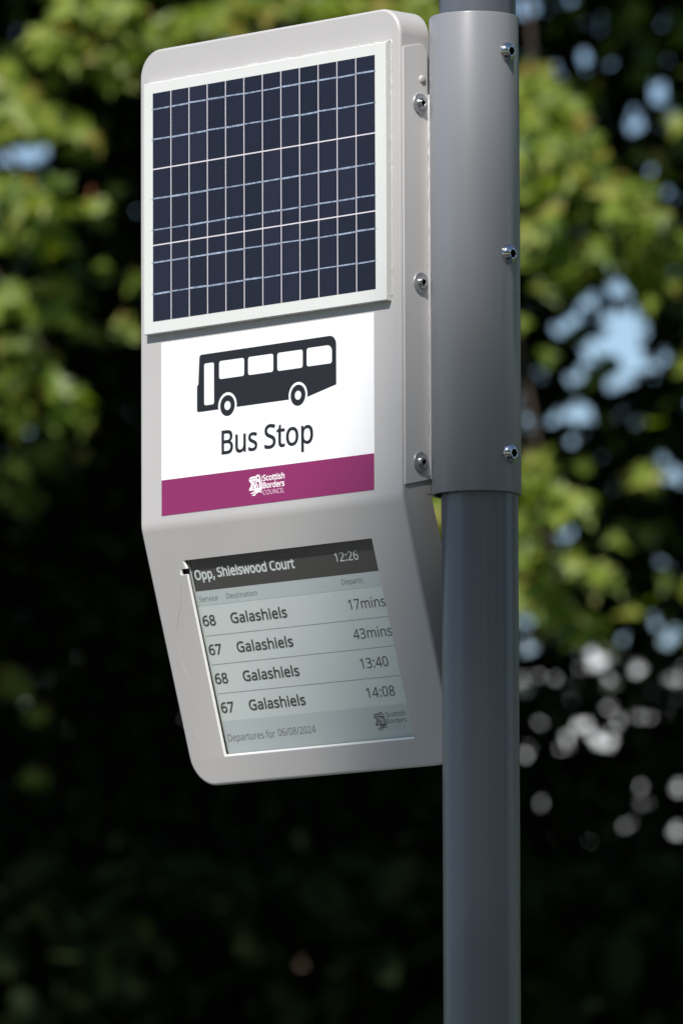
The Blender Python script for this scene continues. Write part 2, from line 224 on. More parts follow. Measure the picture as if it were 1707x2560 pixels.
 'c': (385, ['241 -8 265 -8 203 -8 139 15 169 0 109 31 69 87 86 55 53 120 44 213 44 162 44 265 71 342 53 308 88 375 142 415 112 399 173 430 245 438 207 438 267 438 309 431 288 436 329 426 358 415 346 421 351 395 337 356 344 376 324 361 292 370 309 365 275 374 244 376 259 376 215 376 172 358 191 370 154 345 131 303 140 327 122 279 117 213 117 249 117 179 131 126 122 150 140 102 172 71 153 84 190 59 240 53 213 53 263 53 302 60 284 55 320 65 351 78 336 71 351 57 351 15 351 36 337 8 304 -2 321 2 286 -6']),
 'd': (493, ['221 -8 243 -8 167 -8 92 48 124 11 60 85 44 214 44 140 44 288 93 381 60 344 125 419 221 438 168 438 244 438 280 429 263 435 296 424 323 407 311 416 335 397 354 374 346 386 356 374 359 374 358 374 359 381 356 405 358 392 355 419 354 438 354 430 354 495 354 609 354 552 378 609 425 609 401 609 425 406 425 0 425 203 406 0 368 0 387 0 365 19 358 58 361 38 357 58 354 58 356 58 346 45 323 24 335 34 311 15 279 1 296 7 263 -5', '232 51 193 51 277 51 328 88 309 63 346 113 355 200 355 150 355 205 355 213 355 209 355 267 329 336 346 308 311 365 231 379 279 379 193 379 146 334 165 364 127 304 117 213 117 263 117 161 146 93 127 121 165 65']),
 'e': (452, ['234 438 196 438 271 438 329 414 303 430 356 398 390 346 376 375 404 317 411 244 411 283 411 230 411 201 411 215 313 201 117 201 215 201 118 153 154 90 131 116 178 65 254 52 211 52 281 52 327 60 306 55 348 65 392 82 370 72 392 61 392 20 392 41 370 10 327 -1 349 3 306 -6 251 -8 280 -8 210 -8 143 17 174 0 112 33 70 91 88 58 53 124 44 212 44 164 44 259 68 333 52 299 84 366 134 411 106 392 163 429', '233 380 257 380 200 380 154 348 173 369 134 326 119 257 122 296 192 257 338 257 265 257 338 282 326 322 334 303 319 340 292 364 308 354 277 375']),
 'f': (276, ['266 375 266 393 230 375 158 375 194 375 158 250 158 0 158 125 134 0 87 0 111 0 87 125 87 375 87 250 62 375 12 375 37 375 12 386 12 408 12 397 37 416 87 432 62 424 87 441 87 457 87 449 87 494 104 547 93 524 115 570 152 597 131 587 172 608 227 613 198 613 244 613 274 609 260 612 288 606 310 599 300 603 304 581 292 544 298 562 283 546 262 552 273 549 251 554 228 556 240 556 204 556 175 532 187 548 164 516 158 458 158 492 158 449 158 430 158 439 194 430 266 430 230 430 266 412']),
 'h': (496, ['139 431 139 490 139 420 138 399 138 410 137 389 135 370 136 379 136 370 140 370 138 370 149 385 174 407 160 398 188 417 221 429 203 424 238 435 273 437 255 437 308 437 360 421 337 432 384 410 413 370 401 393 425 347 431 280 431 317 431 187 431 0 431 93 407 0 361 0 384 0 361 92 361 275 361 183 361 310 338 353 353 336 322 370 265 379 298 379 233 379 189 360 207 372 171 348 150 308 158 331 143 284 139 222 139 256 139 148 139 0 139 74 115 0 68 0 92 0 68 203 68 609 68 406 92 609 139 609 115 609 139 550']),
 'i': (207, ['139 430 115 430 139 287 139 0 139 143 115 0 68 0 92 0 68 143 68 430 68 287 92 430', '104 591 92 591 115 591 133 580 124 587 141 573 145 546 145 562 145 531 133 512 141 520 124 505 104 501 115 501 92 501 75 512 83 505 67 520 63 546 63 531 63 562 75 580 67 573 83 587']),
 'l': (207, ['139 0 139 203 115 0 68 0 92 0 68 203 68 609 68 406 92 609 139 609 115 609 139 406']),
 'm': (750, ['540 438 512 438 588 438 649 401 625 425 673 376 685 280 685 335 685 187 685 0 685 93 662 0 615 0 638 0 615 92 615 277 615 184 615 310 594 353 608 336 580 370 528 379 558 379 486 379 438 342 456 366 420 318 411 237 411 283 411 158 411 0 411 79 388 0 342 0 365 0 342 92 342 277 342 184 342 299 332 333 338 318 326 348 303 367 316 360 290 375 253 379 274 379 225 379 185 360 202 372 169 348 150 308 157 331 142 285 139 223 139 257 139 149 139 0 139 74 115 0 68 0 92 0 68 143 68 430 68 287 87 430 125 430 106 430 129 410 136 371 132 391 137 371 140 371 138 371 149 386 173 409 160 399 186 418 217 431 200 426 233 435 266 438 249 438 299 438 349 420 327 432 371 408 398 366 388 390 399 366 402 366 400 366 416 390 461 420 436 408 486 432']),
 'n': (496, ['275 438 257 438 326 438 391 401 365 425 418 376 431 280 431 335 431 187 431 0 431 93 407 0 361 0 384 0 361 92 361 275 361 183 361 310 338 353 353 336 322 370 265 379 298 379 217 379 166 338 184 365 148 312 139 223 139 273 139 149 139 0 139 74 115 0 68 0 92 0 68 143 68 430 68 287 87 430 125 430 106 430 129 410 136 371 132 391 137 371 140 371 138 371 149 386 175 409 161 399 189 418 222 431 205 426 239 435']),
 'o': (485, ['442 216 442 263 442 180 428 121 437 148 418 93 388 51 405 70 370 31 324 7 349 17 300 -3 241 -8 272 -8 213 -8 163 7 187 -3 139 17 100 51 118 31 83 70 59 121 69 93 49 148 44 216 44 180 44 263 68 336 52 304 84 369 137 412 107 394 167 429 244 438 203 438 283 438 347 412 317 429 377 394 417 336 400 369 433 304', '117 216 117 267 117 182 130 128 121 153 139 103 172 71 153 84 190 57 243 51 214 51 272 51 314 71 296 57 333 84 356 128 347 103 364 153 369 216 369 182 369 250 355 303 364 279 346 327 314 359 332 346 296 372 242 379 272 379 198 379 147 335 167 364 127 306']),
 'p': (493, ['273 438 250 438 326 438 401 383 368 419 433 346 449 216 449 290 449 167 427 93 442 126 412 59 365 17 392 34 339 0 272 -8 308 -8 250 -8 213 1 230 -5 196 7 170 24 182 14 158 33 139 55 147 43 137 55 134 55 136 55 135 45 137 20 136 34 138 6 139 -16 139 -6 139 -75 139 -192 139 -134 115 -192 68 -192 92 -192 68 15 68 430 68 222 87 430 126 430 107 430 129 410 136 371 132 391 137 371 139 371 138 371 147 384 170 405 158 395 182 415 213 429 196 423 230 435', '260 379 299 379 231 379 190 362 208 373 172 351 152 313 160 335 144 291 139 229 139 263 139 225 139 216 139 220 139 180 150 126 142 150 157 101 188 70 170 83 206 57 261 51 230 51 288 51 326 72 309 58 343 87 364 131 355 106 372 156 376 217 376 184 376 266 348 334 367 305 329 364']),
 'r': (331, ['269 438 249 438 277 438 295 437 285 437 304 436 319 433 312 435 316 411 310 368 313 390 303 370 287 372 296 371 279 373 264 374 271 374 247 374 217 363 231 370 202 356 176 334 188 347 165 321 149 289 155 306 142 271 139 229 139 251 139 153 139 0 139 76 115 0 68 0 92 0 68 143 68 430 68 287 87 430 126 430 107 430 129 404 134 351 131 377 135 351 137 351 136 351 146 367 170 395 157 382 183 408 214 426 198 418 231 434']),
 's': (384, ['348 119 348 142 348 91 327 49 341 68 313 30 268 6 294 16 242 -3 176 -8 212 -8 146 -8 99 -1 121 -6 77 4 42 19 58 11 42 41 42 83 42 62 59 75 104 60 80 67 128 53 178 49 153 49 214 49 256 66 240 55 272 78 280 112 280 93 280 123 271 141 277 133 265 150 239 167 255 158 224 175 174 196 202 185 146 206 103 228 122 217 83 238 57 266 68 251 46 281 41 324 41 300 41 360 85 408 56 388 115 428 202 438 154 438 228 438 275 430 253 435 298 425 339 409 319 418 331 390 315 353 323 372 297 360 258 372 278 367 238 377 197 380 218 380 168 380 131 366 146 375 116 357 108 328 108 344 108 316 119 298 112 306 126 290 154 274 137 282 170 266 219 246 191 256 246 236 289 215 269 226 308 204 333 176 323 191 343 161']),
 't': (289, ['212 50 192 50 222 50 245 53 233 51 256 54 272 59 265 56 272 41 272 5 272 23 264 1 240 -4 254 -2 226 -7 200 -8 213 -8 177 -8 138 4 157 -4 119 11 91 44 103 25 80 63 74 125 74 90 74 209 74 375 74 292 53 375 13 375 33 375 13 387 13 409 13 398 33 418 75 437 54 428 84 468 103 528 93 498 117 528 144 528 130 528 144 496 144 430 144 463 186 430 269 430 227 430 269 412 269 375 269 393 227 375 144 375 186 375 144 292 144 127 144 210 144 101 163 69 151 81 176 56']),
 'u': (496, ['427 430 404 430 427 287 427 0 427 143 408 0 370 0 389 0 366 19 359 57 363 38 358 57 356 57 357 57 347 42 321 20 335 30 306 10 273 -1 291 3 256 -6 220 -8 238 -8 186 -8 134 8 157 -3 110 19 81 59 93 36 69 82 63 148 63 112 63 242 63 430 63 336 87 430 135 430 111 430 135 338 135 153 135 245 135 119 158 76 142 93 173 59 230 51 198 51 262 51 306 69 287 57 324 81 345 121 337 98 353 145 357 206 357 173 357 281 357 430 357 355 380 430']),
 'v': (407, ['163 0 190 0 109 143 0 430 54 287 25 430 75 430 50 430 106 345 167 176 136 261 171 165 180 137 176 152 185 123 193 96 190 109 197 83 201 63 200 72 202 63 204 63 203 63 207 72 214 96 210 83 218 110 227 138 222 123 232 152 241 176 237 165 271 261 332 430 302 345 357 430 407 430 382 430 353 287 244 0 298 143 217 0']),
 'w': (630, ['346 243 370 162 342 254 336 276 339 265 333 287 328 308 330 298 325 317 321 335 323 327 319 344 316 357 317 351 315 357 313 357 314 357 312 351 308 335 310 344 306 327 302 307 304 317 300 297 294 275 297 286 291 265 284 242 288 253 258 162 207 1 233 81 180 1 127 1 153 1 87 144 9 431 48 287 33 431 82 431 57 431 102 354 141 201 121 278 145 186 153 154 149 170 157 139 163 109 160 124 166 95 169 73 168 83 170 73 172 73 171 73 174 79 178 97 176 87 180 107 185 128 182 117 187 138 193 160 190 149 196 170 201 188 199 180 227 269 277 431 252 350 303 431 354 431 329 431 379 350 428 188 404 269 432 176 440 149 436 163 444 135 451 109 447 122 454 96 457 74 456 84 458 74 460 74 459 74 461 83 466 108 463 94 469 121 477 153 473 136 481 169 489 201 485 185 509 278 549 431 529 354 573 431 621 431 597 431 582 287 502 1 542 144 474 1 419 1 447 1 395 82']),
}

# ------------------------------------------------------------------ bus stop: frames of reference (millimetres in, metres out)
AL = .28485; ca, sa = math.cos(AL), math.sin(AL)
HW, ZT, LL, DEP = 187.2, 487.0, 268.6, 41.0
def FR(x, z, h=0.): return Vector((x/1000, -h/1000, z/1000+Z0))                       # upper front face, h outwards
def LO(u, v, h=0.): return Vector((u/1000, (v*sa-h*ca)/1000, (-v*ca-h*sa)/1000+Z0))   # tilted lower face, v down the slope
TB = 5.0                                                                               # fold radius zone
def CS(x, s, q):                                                                       # casing shell: s along the front, q inwards
    if s >= TB: return FR(x, s, -q)
    if s <= -TB: return LO(x, -s, -q)
    t = (TB-s)/(2*TB); a = AL*t
    A = Vector((0, TB)); B = Vector((0, 0)); C = Vector((TB*sa, -TB*ca))
    p = A*(1-t)**2+B*2*t*(1-t)+C*t*t
    return Vector((x/1000, (p.x+q*math.cos(a))/1000, (p.y+q*math.sin(a)*(1 if q < 12 else 1))/1000+Z0))
PX, PY, PRAD = .23663, .058, .03758
stop = empty('bus_stop', (PX, PY, 0), label='grey bus stop pole carrying a pale departure display with solar panel and bus sign', cat='bus stop')
ORG = (PX, PY, 0)
def part(mb, name, mats, parent=stop, **k): return mb.link(name, mats, parent, origin=ORG, **k)
def flatten(sp, k=5):                                           # closed Bezier outline -> polyline
    P = []; n = len(sp)
    for i in range(n):
        a, b = sp[i], sp[(i+1) % n]; p0, h0, h1, p1 = a[:2], a[4:6], b[2:4], b[:2]
        straight = abs((p1[0]-p0[0])*(h0[1]-p0[1])-(p1[1]-p0[1])*(h0[0]-p0[0])) < 1e-4 and abs((p1[0]-p0[0])*(h1[1]-p0[1])-(p1[1]-p0[1])*(h1[0]-p0[0])) < 1e-4
        for j in range(1 if straight else k):
            t = j/k; u = 1-t; P.append(tuple(u**3*p0[q]+3*u*u*t*h0[q]+3*u*t*t*h1[q]+t**3*p1[q] for q in (0, 1)))
    return [p for i, p in enumerate(P) if math.hypot(p[0]-P[i-1][0], p[1]-P[i-1][1]) > 1e-5]
def shape(name, m, parent, loops, plane, h, thick=.06, offset=0., bez=None, flip=False):
    loops = list(loops)+[flatten(sp) for sp in bez or ()]
    V, F = flat(loops, thick)
    if offset > 0:                                              # heavier letters: the outline itself gets a width
        for lp in loops:
            n = len(lp); b = len(V); I = []; O = []
            for i, p in enumerate(lp):
                q0, q1 = lp[i-1], lp[(i+1) % n]; d0 = Vector((p[0]-q0[0], p[1]-q0[1])).normalized(); d1 = Vector((q1[0]-p[0], q1[1]-p[1])).normalized()
                nn = Vector((-d0.y-d1.y, d0.x+d1.x)); nn = nn.normalized() if nn.length > 1e-6 else Vector((-d0.y, d0.x)); w = offset/max(.55, nn.dot(Vector((-d0.y, d0.x))))
                I.append((p[0]+nn.x*w, p[1]+nn.y*w, thick+.008)); O.append((p[0]-nn.x*w, p[1]-nn.y*w, thick+.008))
            V += I+O; F += [(b+i, b+(i+1) % n, b+n+(i+1) % n, b+n+i) for i in range(n)]
    return link(name, [plane(v[0], -v[1] if flip else v[1], h+v[2]) for v in V], F, m, parent, origin=ORG)
def glyphs(text, x0, x1, base, cap, up=1):
    pen = 0; G = []
    for ch in text:
        adv, outl = GL[ch]
        for o in outl:
            a = [float(t) for t in o.split()]; G.append([[a[i]+pen if j % 2 == 0 else a[i] for j, i in enumerate(range(k, k+6))] for k in range(0, len(a), 6)])
        pen += adv
    xs = [b[0] for s in G for b in s]; lo, hi = min(xs), max(xs); sx = (x1-x0)/(hi-lo); sy = cap/573.
    return [[[x0+(b[i]-lo)*sx if i % 2 == 0 else base+b[i]*sy for i in range(6)] for b in s] for s in G]

# pole
mb = MB(); n = 64
def ring(cx, cy, r, z, n=64): return [(cx+r*math.cos(2*math.pi*k/n), cy+r*math.sin(2*math.pi*k/n), z) for k in range(n)]
zs = [0., .6, 1.4, 2.1, 2.6, 3.3]
lean = lambda z: PX+(-.0014)*(.5-(z-(Z0-.4)))                   # the post leans a millimetre or so
mb.rings([ring(lean(z), PY, PRAD, z) for z in zs]+[ring(lean(3.3), PY, PRAD-.004, 3.304)], cap0=True, cap1=True)
pole = part(mb, 'pole', M['pole'], smooth=40)
mb = MB(); mb.rings([ring(lean(0), PY, .075, .001), ring(lean(0), PY, .075, .010), ring(lean(0), PY, .070, .014), ring(lean(0), PY, PRAD+.001, .016)], cap0=True, cap1=True)
part(mb, 'base_flange', M['pole'], smooth=30)
# sleeve that clamps round the pole, slightly off centre
SX, SY, SR = PX-.0023, PY-.0023, .04406
z0, z1 = Z0+.0016, Z0+.4749
mb = MB(); ri = SR-.0029
mb.rings([ring(SX, SY, ri, z0+.0006), ring(SX, SY, ri+.0006, z0), ring(SX, SY, SR-.0009, z0), ring(SX, SY, SR-.0003, z0+.0003), ring(SX, SY, SR, z0+.001), ring(SX, SY, SR, z1-.001),
          ring(SX, SY, SR-.0003, z1-.0003), ring(SX, SY, SR-.0009, z1), ring(SX, SY, ri+.0006, z1), ring(SX, SY, ri, z1-.0006), ring(SX, SY, ri, z0+.0006)])
sleeve = part(mb, 'clamp_sleeve', M['sleeve'], smooth=50)
def bolt(name, c, axis, d, h, hexd, parent, washer=0., wt=0.):  # button head with a hex socket, then its washer
    axis = Vector(axis).normalized(); a = Vector((0, 0, 1)); b = axis.cross(a).normalized(); c = Vector(c); n = 36
    ob = []
    if washer:
        w = MB(); w.rings([[c+(a*math.cos(2*math.pi*k/n)+b*math.sin(2*math.pi*k/n))*r+axis*t for k in range(n)] for r, t in ((washer, 0), (washer, wt*.75), (washer*.97, wt), (d*.3, wt))], cap0=True, cap1=True)
        ob.append(part(w, 'washer', M['washer'], parent, smooth=30)); c = c+axis*wt
    R_ = []; rad = d/2
    for i in range(9):
        t = i/8*R(68); rr = rad*math.cos(t)**.9 if i else rad; hh = h*math.sin(t)/math.sin(R(68))
        if rr < hexd*.62: rr = hexd*.62
        R_.append([c+(a*math.cos(2*math.pi*k/n)+b*math.sin(2*math.pi*k/n))*rr+axis*hh for k in range(n)])
    def hx(k, s):
        t = 2*math.pi*k/n; f = (t+R(30)) % R(60)-R(30); return hexd/2/math.cos(f)*s
    for s, hh in ((1.05, h), (1., h*.97), (.98, h*.3)):
        R_.append([c+(a*math.cos(2*math.pi*k/n)+b*math.sin(2*math.pi*k/n))*hx(k, s)+axis*hh for k in range(n)])
    m = MB(); m.rings(R_[:-1], 0, cap0=True); m.rings(R_[-2:], 1, cap1=True)
    ob.insert(0, part(m, name, [M['steel'], M['socket']], parent, smooth=35)); return ob
for zb in (436.2, 235.7, 39.3):
    bolt('bolt', (SX+SR*math.cos(R(1))-.0006, SY+.0022, Z0+zb/1000), (1, .03, 0), .0192, .0066, .0078, sleeve)

# casing: one folded shell with a cut-out for the screen
def outline(i):                                                 # outline inset by i, in (x, s)
    r = 28-i; P = []; W = HW-i; T = ZT-i; B = -(LL-i); rb = 31-i
    top = [(W-r+r*math.cos(R(90*k/12)), T-r+r*math.sin(R(90*k/12))) for k in range(13)]+[(-W+r-r*math.sin(R(90*k/12)), T-r+r*math.cos(R(90*k/12))) for k in range(13)]
    bot = [(-W+rb-rb*math.cos(R(90*k/12)), B+rb-rb*math.sin(R(90*k/12))) for k in range(13)]+[(W-rb+rb*math.sin(R(90*k/12)), B+rb-rb*math.cos(R(90*k/12))) for k in range(13)]
    fold = [TB-2*TB*k/6 for k in range(7)]
    return top+[(-W, s) for s in fold]+bot+[(W, s) for s in fold[::-1]], len(top), len(fold)
rf = 3.2; prof = [(rf*(1-math.sin(R(a))), rf*(1-math.cos(R(a)))) for a in (0, 15, 30, 45, 60, 75, 90)]
mb = MB(); rr = []
for i, q in prof: rr.append([CS(x, s, q) for x, s in outline(i)[0]])
for i, q in ((0, 8), (0, 20), (0, 33), (0, DEP-1), (1, DEP)): rr.append([CS(x, s, q) for x, s in outline(i)[0]])
mb.rings(rr, cap1=False)
o_, nt_, nf_ = outline(rf)
HOLE = [(-136.4, -37.1), (-133.9, -45.6), (-142.6, -45.6), (-143.6, -51.5), (-134.6, -51.7), (-135.8, -239.7), (134.9, -239.5), (134.2, -37.1)]
ids = list(range(len(o_)))
top = o_[:nt_+1]+[o_[-1]]; mb.add([CS(x, s, 0) for x, s in top], [tuple(range(len(top)))])
fl = o_[nt_:nt_+nf_]; frt = o_[-nf_:][::-1]
for k in range(nf_-1): mb.add([CS(*fl[k], 0), CS(*fl[k+1], 0), CS(*frt[k+1], 0), CS(*frt[k], 0)], [(0, 1, 2, 3)])
lowl = o_[nt_+nf_-1:len(o_)-nf_+1]
from mathutils.geometry import tessellate_polygon
tv = [Vector((x, s, 0)) for x, s in lowl]; th = [Vector((x, s, 0)) for x, s in HOLE]
tris = tessellate_polygon([tv, th]); av = tv+th
mb.add([CS(v.x, v.y, 0) for v in av], [tuple(t) for t in tris])
bk, _, _ = outline(1.); mb.add([CS(x, s, DEP) for x, s in bk], [tuple(range(len(bk)))])
# raw cut edge of the opening: a slightly splayed lip, then the wall
def grow(P, d):
    cx, cy = 0, -138; return [(x+(d if x > cx else -d), y+(d if y > cy else -d)) for x, y in P]
nh = len(HOLE); lip = [(x+(1.7 if x < 0 else -.15), s+(1.7 if s < -230 else -.15 if s > -40 else 0)) for x, s in HOLE]; mb.rings([[CS(x, s, 0) for x, s in HOLE], [CS(x, s, .85) for x, s in lip], [CS(x, s, 2.2) for x, s in lip]], 1)
bmv = MB(); bmv.v, bmv.f, bmv.m = mb.v, mb.f, mb.m
casing = part(mb, 'casing', [M['case'], M['raw']])
bm = bmesh.new(); bm.from_mesh(casing.data); bmesh.ops.remove_doubles(bm, verts=bm.verts, dist=2e-6); bmesh.ops.recalc_face_normals(bm, faces=bm.faces); bm.to_mesh(casing.data); bm.free()
casing.data.shade_smooth(); casing.data.set_sharp_from_angle(angle=R(30)); w = casing.modifiers.new('w', 'WEIGHTED_NORMAL'); w.keep_sharp = True; w.weight = 100
# mounting plate bolted to the side of the casing, and the web that joins it to the sleeve
XS = HW/1000
def SD(y, z, h): return Vector((XS+h/1000, y/1000, z/1000+Z0))
pl = [(3.25, 12.5), (36.6, 19.6), (36.6, 441.5)]+[(36.6-10+10*math.cos(R(a)), 441.5+10*math.sin(R(a))) for a in (15, 30, 45, 60, 75, 90)]+[(3.25, 446.5)]
def inset(P, d):
    cy = 20; return [(y+(d if y < cy else -d), z+(d if z < 230 else -d)) for y, z in P]
mb = MB(); mb.rings([[SD(y, z, .05) for y, z in pl], [SD(y, z, 1.3) for y, z in pl], [SD(y, z, 1.6) for y, z in inset(pl, .3)]], cap0=True, cap1=True)
plate = part(mb, 'mounting_plate', M['plate'], smooth=35, wn=True)
for y, z in ((25.8, 391.9), (25.4, 213.7), (24.2, 36.0)):
    bolt('bolt', SD(y, z, 1.55), (1, 0, 0), .0114, .0036, .0050, plate, washer=.0102, wt=.0016)
mb = MB(); mb.rings([[SD(28.7+r*math.cos(2*math.pi*k/20), 416.5+r*math.sin(2*math.pi*k/20), h) for k in range(20)] for r, h in ((4., 1.5), (3.9, 2.2), (3.2, 2.9), (1.6, 3.2))], cap1=True)
part(mb, 'plug', M['nub'], plate, smooth=60)
mb = MB()
web = [(XS+.0003, .0372), (XS+.0045, .0372), (SX-SR*.70+.004, SY-SR*.70-.002), (SX-SR*.70+.006, SY-SR*.70+.005), (XS+.0003, .0402)]
zz = [20.5, 398, 402]
mb.rings([[(x, y, Z0+z/1000) for x, y in web] for z in zz], cap0=True, cap1=True)
wob = part(mb, 'mounting_web', M['plate'], smooth=30)
mb = MB(); pts = []; rad = []
for i in range(90):
    z = 22+i*4.2; pts.append((SX-SR*.735-.0002+random.uniform(-.0004, .0004), SY-SR*.69+.0002, Z0+z/1000)); rad.append(random.uniform(.0010, .0019))
mb.tube(pts, rad, 8); part(mb, 'weld_bead', M['plate'], wob, smooth=60)

# solar panel
x0, x1, za, zb = -173.9, 174.0, 195.1, 451.7
mb = MB(); cx = (x0+x1)/2; cz = (za+zb)/2
mb.box((x0, za, .05), (x1, zb, 5.2), 1, lambda a: FR(*a))
mb.rings([[FR(x, z, 5.2) for x, z in rrect(x0, za, x1, zb, .8, 2)], [FR(x, z, 6.5) for x, z in rrect(x0, za, x1, zb, .8, 2)], [FR(x, z, 7.0) for x, z in rrect(x0+.6, za+.6, x1-.6, zb-.6, .6, 2)]], 0, cap1=True)
panel = part(mb, 'solar_panel', [M['sheet'], M['edge']])
cx0, cx1, cz0, cz1 = -160.2, 159.0, 207.5, 440.5; H = cz1-cz0
mb = MB(); cells = []
yb = [0, 1/3, 2/3, 1]
cw = (cx1-cx0)/12
mb.box((cx0+.4, cz0+.4, 7.02), (cx1-.4, cz1-.4, 7.05), 0, lambda a: FR(*a)); part(mb, 'cell_gap_lines', M['gap'], panel)
mb = MB()
for k in range(12):
    for j in range(3):
        a = cx0+k*cw+(0.62 if k else 0); b = cx0+(k+1)*cw-(.62 if k < 11 else 0)
        lo = cz1-H*yb[j+1]+(.7 if j < 2 else 0); hi = cz1-H*yb[j]-(.7 if j else 0)
        mb.box((a, lo, 7.06), (b, hi, 7.22), 0, lambda v: FR(*v))
part(mb, 'solar_cells', M['cell'], panel)
for f in (.069, .203, .464, .6, .743, .879):
    z = cz1-H*f; mb = MB(); P = []                              # each ribbon is one strip, a little uneven from cell to cell
    xs = []
    for k in range(12):
        a = cx0+k*cw; b = a+cw; dz = random.uniform(-.5, .5); w = random.uniform(.55, .9); p = [(a+.9, dz, w), (b-.9, dz*.3, w), (b-.85, 0, .25), (b+.85, 0, .25)]
        P += p if k < 11 else p[:3]+[(b+1.6, 0, .25)]
    P = [(cx0-2.2, 0, .3), (cx0+.85, 0, .3)]+P
    mb.rings([[FR(x, z+d-w, 7.23), FR(x, z+d+w, 7.23), FR(x, z+d+w, 7.36), FR(x, z+d-w, 7.36)] for x, d, w in P], cap0=True, cap1=True)
    part(mb, 'busbar', M['bus'], panel)
# sealant bead along the top and both sides of the panel, uneven as smeared by hand
def bead(name, pts, w, parent, m='silicone', plane=FR):
    mb = MB(); P = []; rd = []
    for (a, b, na, j) in pts:
        for i in range(na):
            t = i/(na-1); P.append(plane(a[0]+(b[0]-a[0])*t+random.gauss(0, j), a[1]+(b[1]-a[1])*t+random.gauss(0, j), .3)); rd.append(abs(random.gauss(w, w*.3))/1000+.0002)
    mb.tube(P, rd, 7); return part(mb, name, M[m], parent, smooth=80)
bead('sealant_bead', [((-173.6, 425), (-174.4, 452), 14, .2), ((-172, 453.0), (60, 453.2), 70, .35), ((62, 453.6), (174.6, 453.4), 36, .5), ((175.6, 452), (175.9, 330), 40, .35), ((175.9, 328), (175.3, 200), 40, .2)], .6, panel)
P = [(-30, 453)]+[(-30+t*1.9, 454.2+1.5*math.sin(t*.37)*math.sin(t*.11+1)+random.uniform(-.3, .6)) for t in range(64)]+[(93, 453)]
shape('sealant_smear', M['silicone'], panel, [P], FR, .0, .25)

# the stop sign: white vinyl, magenta band, bus, lettering, emblem
sg = [(-155.4, 10.3), (149.2, 10.3), (149.2, 186.0), (-155.4, 186.0)]
sign = shape('stop_sign', M['vinyl'], stop, [sg], FR, .02, .25)
shape('band', M['purple'], sign, [[(-155.3, 10.35), (149.1, 10.35), (149.1, 46.4), (-155.3, 46.4)]], FR, .28)
def archp(cx, cz, r, base):
    t0 = math.asin((base-cz)/r); return [(cx+r*math.cos(t), cz+r*math.sin(t)) for t in [t0+(math.pi-2*t0)*i/24 for i in range(25)]]
body = [(-72.6, 110.55), (-101.6, 110.5), (-103.0, 111.6), (-103.4, 113), (-103.3, 136.6), (-101.4, 138.6), (-99.8, 165.6), (-99.0, 167.4), (-97.2, 168.3)]
body += [(96.4-9.5+9.5*math.sin(R(a)), 168.9-9.5+9.5*math.cos(R(a))) for a in range(0, 91, 9)]
body += [(96.4, 119.6), (55.5, 111.1)]
body += [p for p in archp(42.1, 114.0, 13.3, 111.0)]+[(28.7, 110.8), (-45.6, 110.6)]+[p for p in archp(-59.1, 113.3, 13.4, 110.6)]
loops = [body, rrect(-92.8, 116.6, -78.6, 158.9, 2.2)]+[rrect(a, 141.0, a+36.2, 159.2, 2.6) for a in (-71.1, -29.3, 12.7)]+[rrect(54.6, 141.4, 90.3, 159.8, 2.6, r4=(2.6, 2.6, 6.5, 2.6))]
for wx, wz in ((-59.1, 113.3), (42.1, 114.0)): loops += [circle(wx, wz, 10.6), circle(wx, wz, 4.5)]
shape('bus_pictogram', M['ink'], sign, loops, FR, .28)
shape('lettering', M['ink'], sign, [], FR, .28, offset=.5, bez=glyphs('Bus', -67.4, -16.7, 64.9, 23.3))
shape('lettering', M['ink'], sign, [], FR, .28, offset=.5, bez=glyphs('Stop', -5.7, 62.9, 64.9, 23.3))
def emblem(x0, z0, w, h, k):                                    # castle-like block with an arch over two waves; k = stroke width
    U = lambda P: [(x0+w*a, z0+h*b) for a, b in P]
    arch = [(.52, .06), (.50, .30)]+[(.655+.155*math.cos(t), .42+.24*math.sin(t)) for t in [math.pi*(1-i/10) for i in range(11)]]+[(.83, .06)]
    A = [stroke(U([(-.01, .06), (.97, .05)]), k*1.25), stroke(U([(.97, .04), (.955, 1.0)]), k*.9, k*.4),
         stroke(U([(.87, .05), (.85, .62), (.80, .90)]), k*.9), stroke(U(arch), k*1.05),
         stroke(U([(.53, .40), (.62, .38), (.65, .30), (.66, .06)]), k*.9),
         stroke(U([(.03, .08), (.20, .42), (.12, .62), (.02, .72), (.03, .88), (.12, .93)]), k*.9),
         stroke(U([(.10, .92), (.30, .95), (.50, .95), (.62, 1.05), (.76, 1.04), (.80, .88)]), k*1.3),
         stroke(U([(.06, .74), (.50, .78)]), k*1.1), stroke(U([(.54, .92), (.60, .72), (.78, .74), (.84, .66)]), k*1.3),
         stroke(U([(.50, .78), (.30, .50), (.16, .12)]), k), stroke(U([(.16, .66), (.34, .48), (.48, .10)]), k),
         stroke(U([(.22, .22), (.38, .22)]), k*.6)]
    W = lambda dz, s: U([(.08+s, -.22+dz), (.20+s, -.27+dz), (.36+s, -.25+dz), (.55, -.12+dz), (.74, -.04+dz), (.90, -.06+dz), (1.0, -.13+dz)])
    def wave(P, ww):
        n = len(P); L = [(p[0], p[1]+ww*math.sin(math.pi*(i+.15)/(n-.4))) for i, p in enumerate(P)]
        return L+P[::-1]
    return A, [wave(W(0, 0), k*1.5), wave(W(-.16, .10), k*1.5)]
def emblem_obj(m, parent, plane, h, x0, z0, w, hh, k, flip=False):
    A, Wv = emblem(x0, z0, w, hh, k); mbv = []; mbf = []
    for i, lp in enumerate(A+Wv):                               # overlapping strokes: each a hair higher than the last
        V, F = flat([lp], .05); b = len(mbv); mbv += [plane(v[0], -v[1] if flip else v[1], h+v[2]+i*.006) for v in V]; mbf += [tuple(q+b for q in f) for f in F]
    return link('emblem', mbv, mbf, m, parent, origin=ORG)
